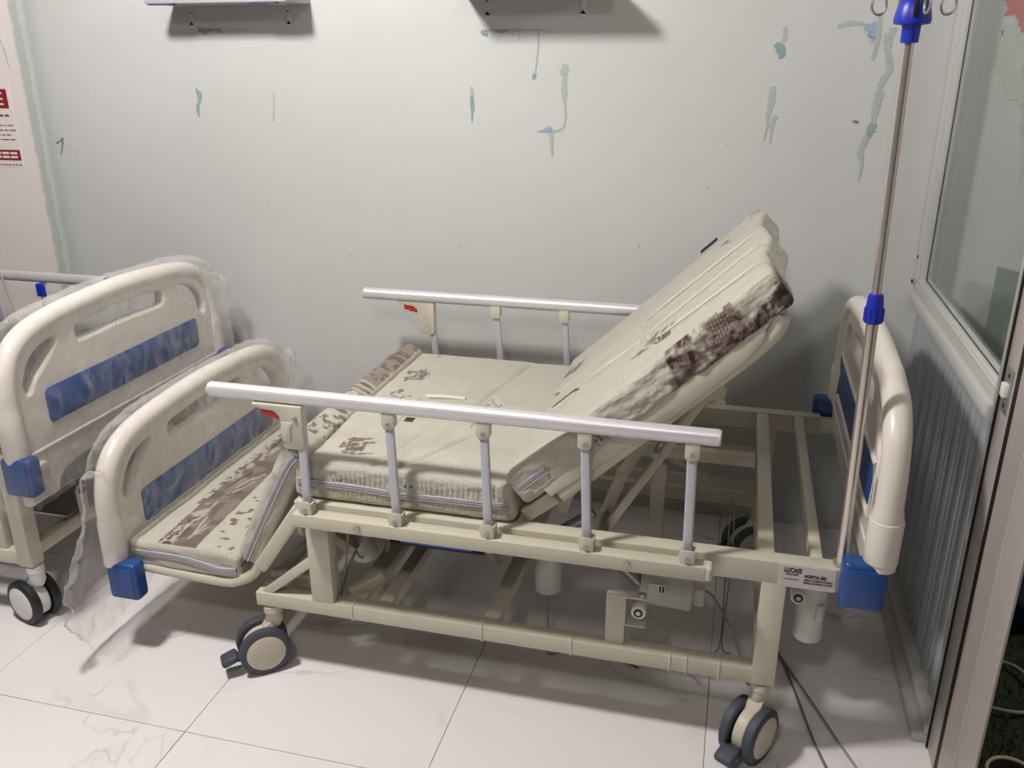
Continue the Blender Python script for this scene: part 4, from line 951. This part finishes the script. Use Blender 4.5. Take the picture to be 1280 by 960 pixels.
rr2 = MB().tube([(-3.3, 2.56, .760), (-2.135, 2.56, .760)], .0185, 20, ell=(1, .9)).build('side_rail', ALU, bed2, 'aluminium side rail by the wall')
MB().cyl((-2.136, 2.56, .760), (-2.128, 2.56, .760), .0165, n=20).build('end_cap', BLACK, rr2)
for x in (-2.40, -2.62, -2.84, -3.06):
    MB().bar((x+.02, 2.56, .50), (x, 2.56, .745), .010, .020, up=(1, 0, 0), bev=.003).build('rail_post', ALUP, rr2)
MB().box(-2.428, -2.392, 2.545, 2.568, .690, .738, .006, 3).build('blue_clip', BLUED, rr2, 'blue plastic clip')
MB().bar((-2.405, 2.545, .69), (-2.385, 2.53, .60), .007, .010).build('strap', BLACK, rr2)
MB().tube([(-3.55, 2.56, .50), (-2.0, 2.56, .50)], .016, 12).build('rail_base', BEIGE, rr2)
P2(MB().box(-3.5, -1.80, 1.73, 2.50, .505, .60, .02, 3), 'mattress_pad', mat('grey_mattress', S(60, 62, 66), .8))
cb2 = MB().tube(smooth_path([(-2.64, 2.50, .95), (-2.60, 2.515, .85), (-2.575, 2.535, .79), (-2.55, 2.53, .76), (-2.50, 2.50, .68), (-2.44, 2.46, .60)], 8), .004, 8).build('cable', CABLE)
tag(cb2, 'pale cable hanging over the rail of the second bed at left', 'cable')

# ------------------------------------------------------------------ clear plastic wrapping
def film(name, label, xc, z0, yc, loops, bags, thick=(.040, .050), seed=0, bottom_f=None, bottom_b=None, ext=.035, endp=7):
    """sleeve pulled over a board: front sheet, over the arch, back sheet"""
    ny, nv = 150, 110; HWo = .49+ext
    half = [(0, .372), (.15, .37), (.30, .362), (.38, .345), (.44, .30), (.475, .23), (.50, .12), (.525, 0)]
    def top(a):
        for (a0, h0), (a1, h1) in zip(half, half[1:]):
            if a <= a1: return h0+(h1-h0)*(a-a0)/(a1-a0)
        return 0
    bm = bmesh.new(); G = []
    for i in range(ny+1):
        s = -1+2*i/ny; y = yc+HWo*s; a = abs(s)*HWo; row = []
        zt = z0+top(min(a, .46))+.006
        th = math.sqrt(max(0.0, 1-abs(s)**endp))
        zf_ = bottom_f(s); zb_ = bottom_b(s)
        for j in range(nv+1):
            t_ = j/nv
            if t_ < .45: q_ = t_/.45; z = zf_+(zt-.03-zf_)*q_; x = xc+thick[0]*th
            elif t_ < .55:
                q_ = (t_-.45)/.10*PI; z = zt-.03+.03*math.sin(q_); x = xc+(thick[0]+thick[1])/2*math.cos(q_)*th+(thick[0]-thick[1])/2*th
            else: q_ = (t_-.55)/.45; z = zt-.03+(zb_-zt+.03)*q_; x = xc-thick[1]*th
            p_ = Vector((x, y, z)); low = max(0, min(1, (zt-z)/.25))
            nn = mnoise.noise(Vector((y*5+seed, z*3.2+y*2, t_*4)))
            rdg = 1-abs(mnoise.noise(Vector((y*13+z*9+seed, z*11-y*6, 3.1+2*(t_ > .5)))))*2; rdg = max(0, rdg)**3
            fine = mnoise.noise(Vector((y*38, z*30-y*18, seed+t_*2)))
            sgn = 1 if t_ < .5 else -1
            p_.x += sgn*(nn*.010+.007*rdg*(.15+low)+fine*.003*(.1+low)); 
            if abs(s) > .9: p_.y += .010*nn+.006*fine; 
            if .4 < t_ < .6: p_.z += .003*rdg+.002*nn
            for (by, bz, ry, rz, dx, dy) in bags:
                g_ = math.exp(-((y-by)/ry)**2-((z-bz)/rz)**2); p_.x += dx*g_*(1 if t_ > .5 else .25); p_.y += dy*g_*(1+.4*rdg)
            row.append(bm.verts.new(p_))
        G.append(row)
    for i in range(ny):
        for j in range(nv): bm.faces.new((G[i][j], G[i+1][j], G[i+1][j+1], G[i][j+1]))
    me = bpy.data.meshes.new(name); bm.to_mesh(me); bm.free()
    o = finish(name, me, FILM); me.set_sharp_from_angle(angle=PI)
    return tag(o, label, 'plastic wrap')
n1 = lambda v: mnoise.noise(Vector((v, 1.7, 0)))
film('plastic_wrap', 'crumpled clear plastic sleeve over the low footboard of the near bed', -1.497, .266, 2.115, None,
     [(1.60, .20, .13, .16, -.03, -.07), (1.72, .05, .25, .12, -.03, .0), (2.62, .50, .1, .2, 0, .03)], seed=2.3,
     bottom_f=lambda s: .285+.02*n1(s*4), bottom_b=lambda s: .04+.15*min(1, max(0, s+.75))+.03*n1(s*5), ext=.03)
film('plastic_wrap', 'clear plastic sleeve over the tall board of the bed at left', X2, .535, 2.115, None,
     [(1.60, .80, .10, .10, .0, -.03)], seed=8.1, thick=(.058, .056),
     bottom_f=lambda s: .405+.05*(s+1)/2+.015*n1(s*4+3), bottom_b=lambda s: .40+.02*n1(s*5), ext=.026, endp=40)

# ------------------------------------------------------------------ things beyond the door
rg = MB(); pts = [(.735+.085*math.cos(a), 2.05+.11*math.sin(a), .012+.006*math.sin(3*a)) for a in [2*PI*k/36 for k in range(36)]]
rg.tube(pts, .0045, 8, closed=True); rg = rg.build('cable_loop', CABLE); tag(rg, 'loop of pale hose lying on the artificial grass', 'hose')
pt = thing('basket', 'dark round basket with a pale cane rim on the grass by the door jamb', 'basket', (.665, 1.66, 0))
MB().lathe([(.035, 0), (.042, .004), (.050, .070), (.046, .070), (.036, .010), (.005, .008)], (.665, 1.66, 0), n=32).build('body', mat('dark_weave', S(50, 38, 32), .9, var=.3, scale=90), pt)
MB().tube([(.665+.050*math.cos(a), 1.66+.050*math.sin(a), .073) for a in [2*PI*k/32 for k in range(32)]], .004, 8, closed=True).build('rim', BEIGER, pt, 'pale cane rim')
bm = bmesh.new(); bmesh.ops.create_icosphere(bm, subdivisions=4, radius=1)
for v in bm.verts:
    n0 = v.co.copy(); v.co = Vector((n0.x*.17, n0.y*.13, n0.z*.09))*(1+.25*mnoise.noise(n0*2.3)+.08*mnoise.noise(n0*6)); v.co += Vector((.90, 2.42, .075)); v.co.z = max(v.co.z, 0)
me = bpy.data.meshes.new('cloth_bundle'); bm.to_mesh(me); bm.free(); o = finish('cloth_bundle', me, DENIM); tag(o, 'dark blue cloth bundle lying beyond the door jamb', 'cloth')

bm = bmesh.new(); bmesh.ops.create_icosphere(bm, subdivisions=4, radius=1)
for v in bm.verts:
    n0 = v.co.copy(); q3 = Vector([math.copysign(abs(c)**.55, c) for c in n0]); v.co = Vector((q3.x*.27, q3.y*.08, q3.z*.33))*(1+.10*mnoise.noise(n0*2.1)+.03*mnoise.noise(n0*7)); v.co += Vector((1.02, 2.66, .33)); v.co.z = max(v.co.z, 0)
me = bpy.data.meshes.new('bag'); bm.to_mesh(me); bm.free(); o = finish('bag', me, mat('black_bag_cloth', S(20, 20, 22), .8, var=.3, scale=8)); tag(o, 'large black bag against the far wall beyond the door jamb', 'bag')
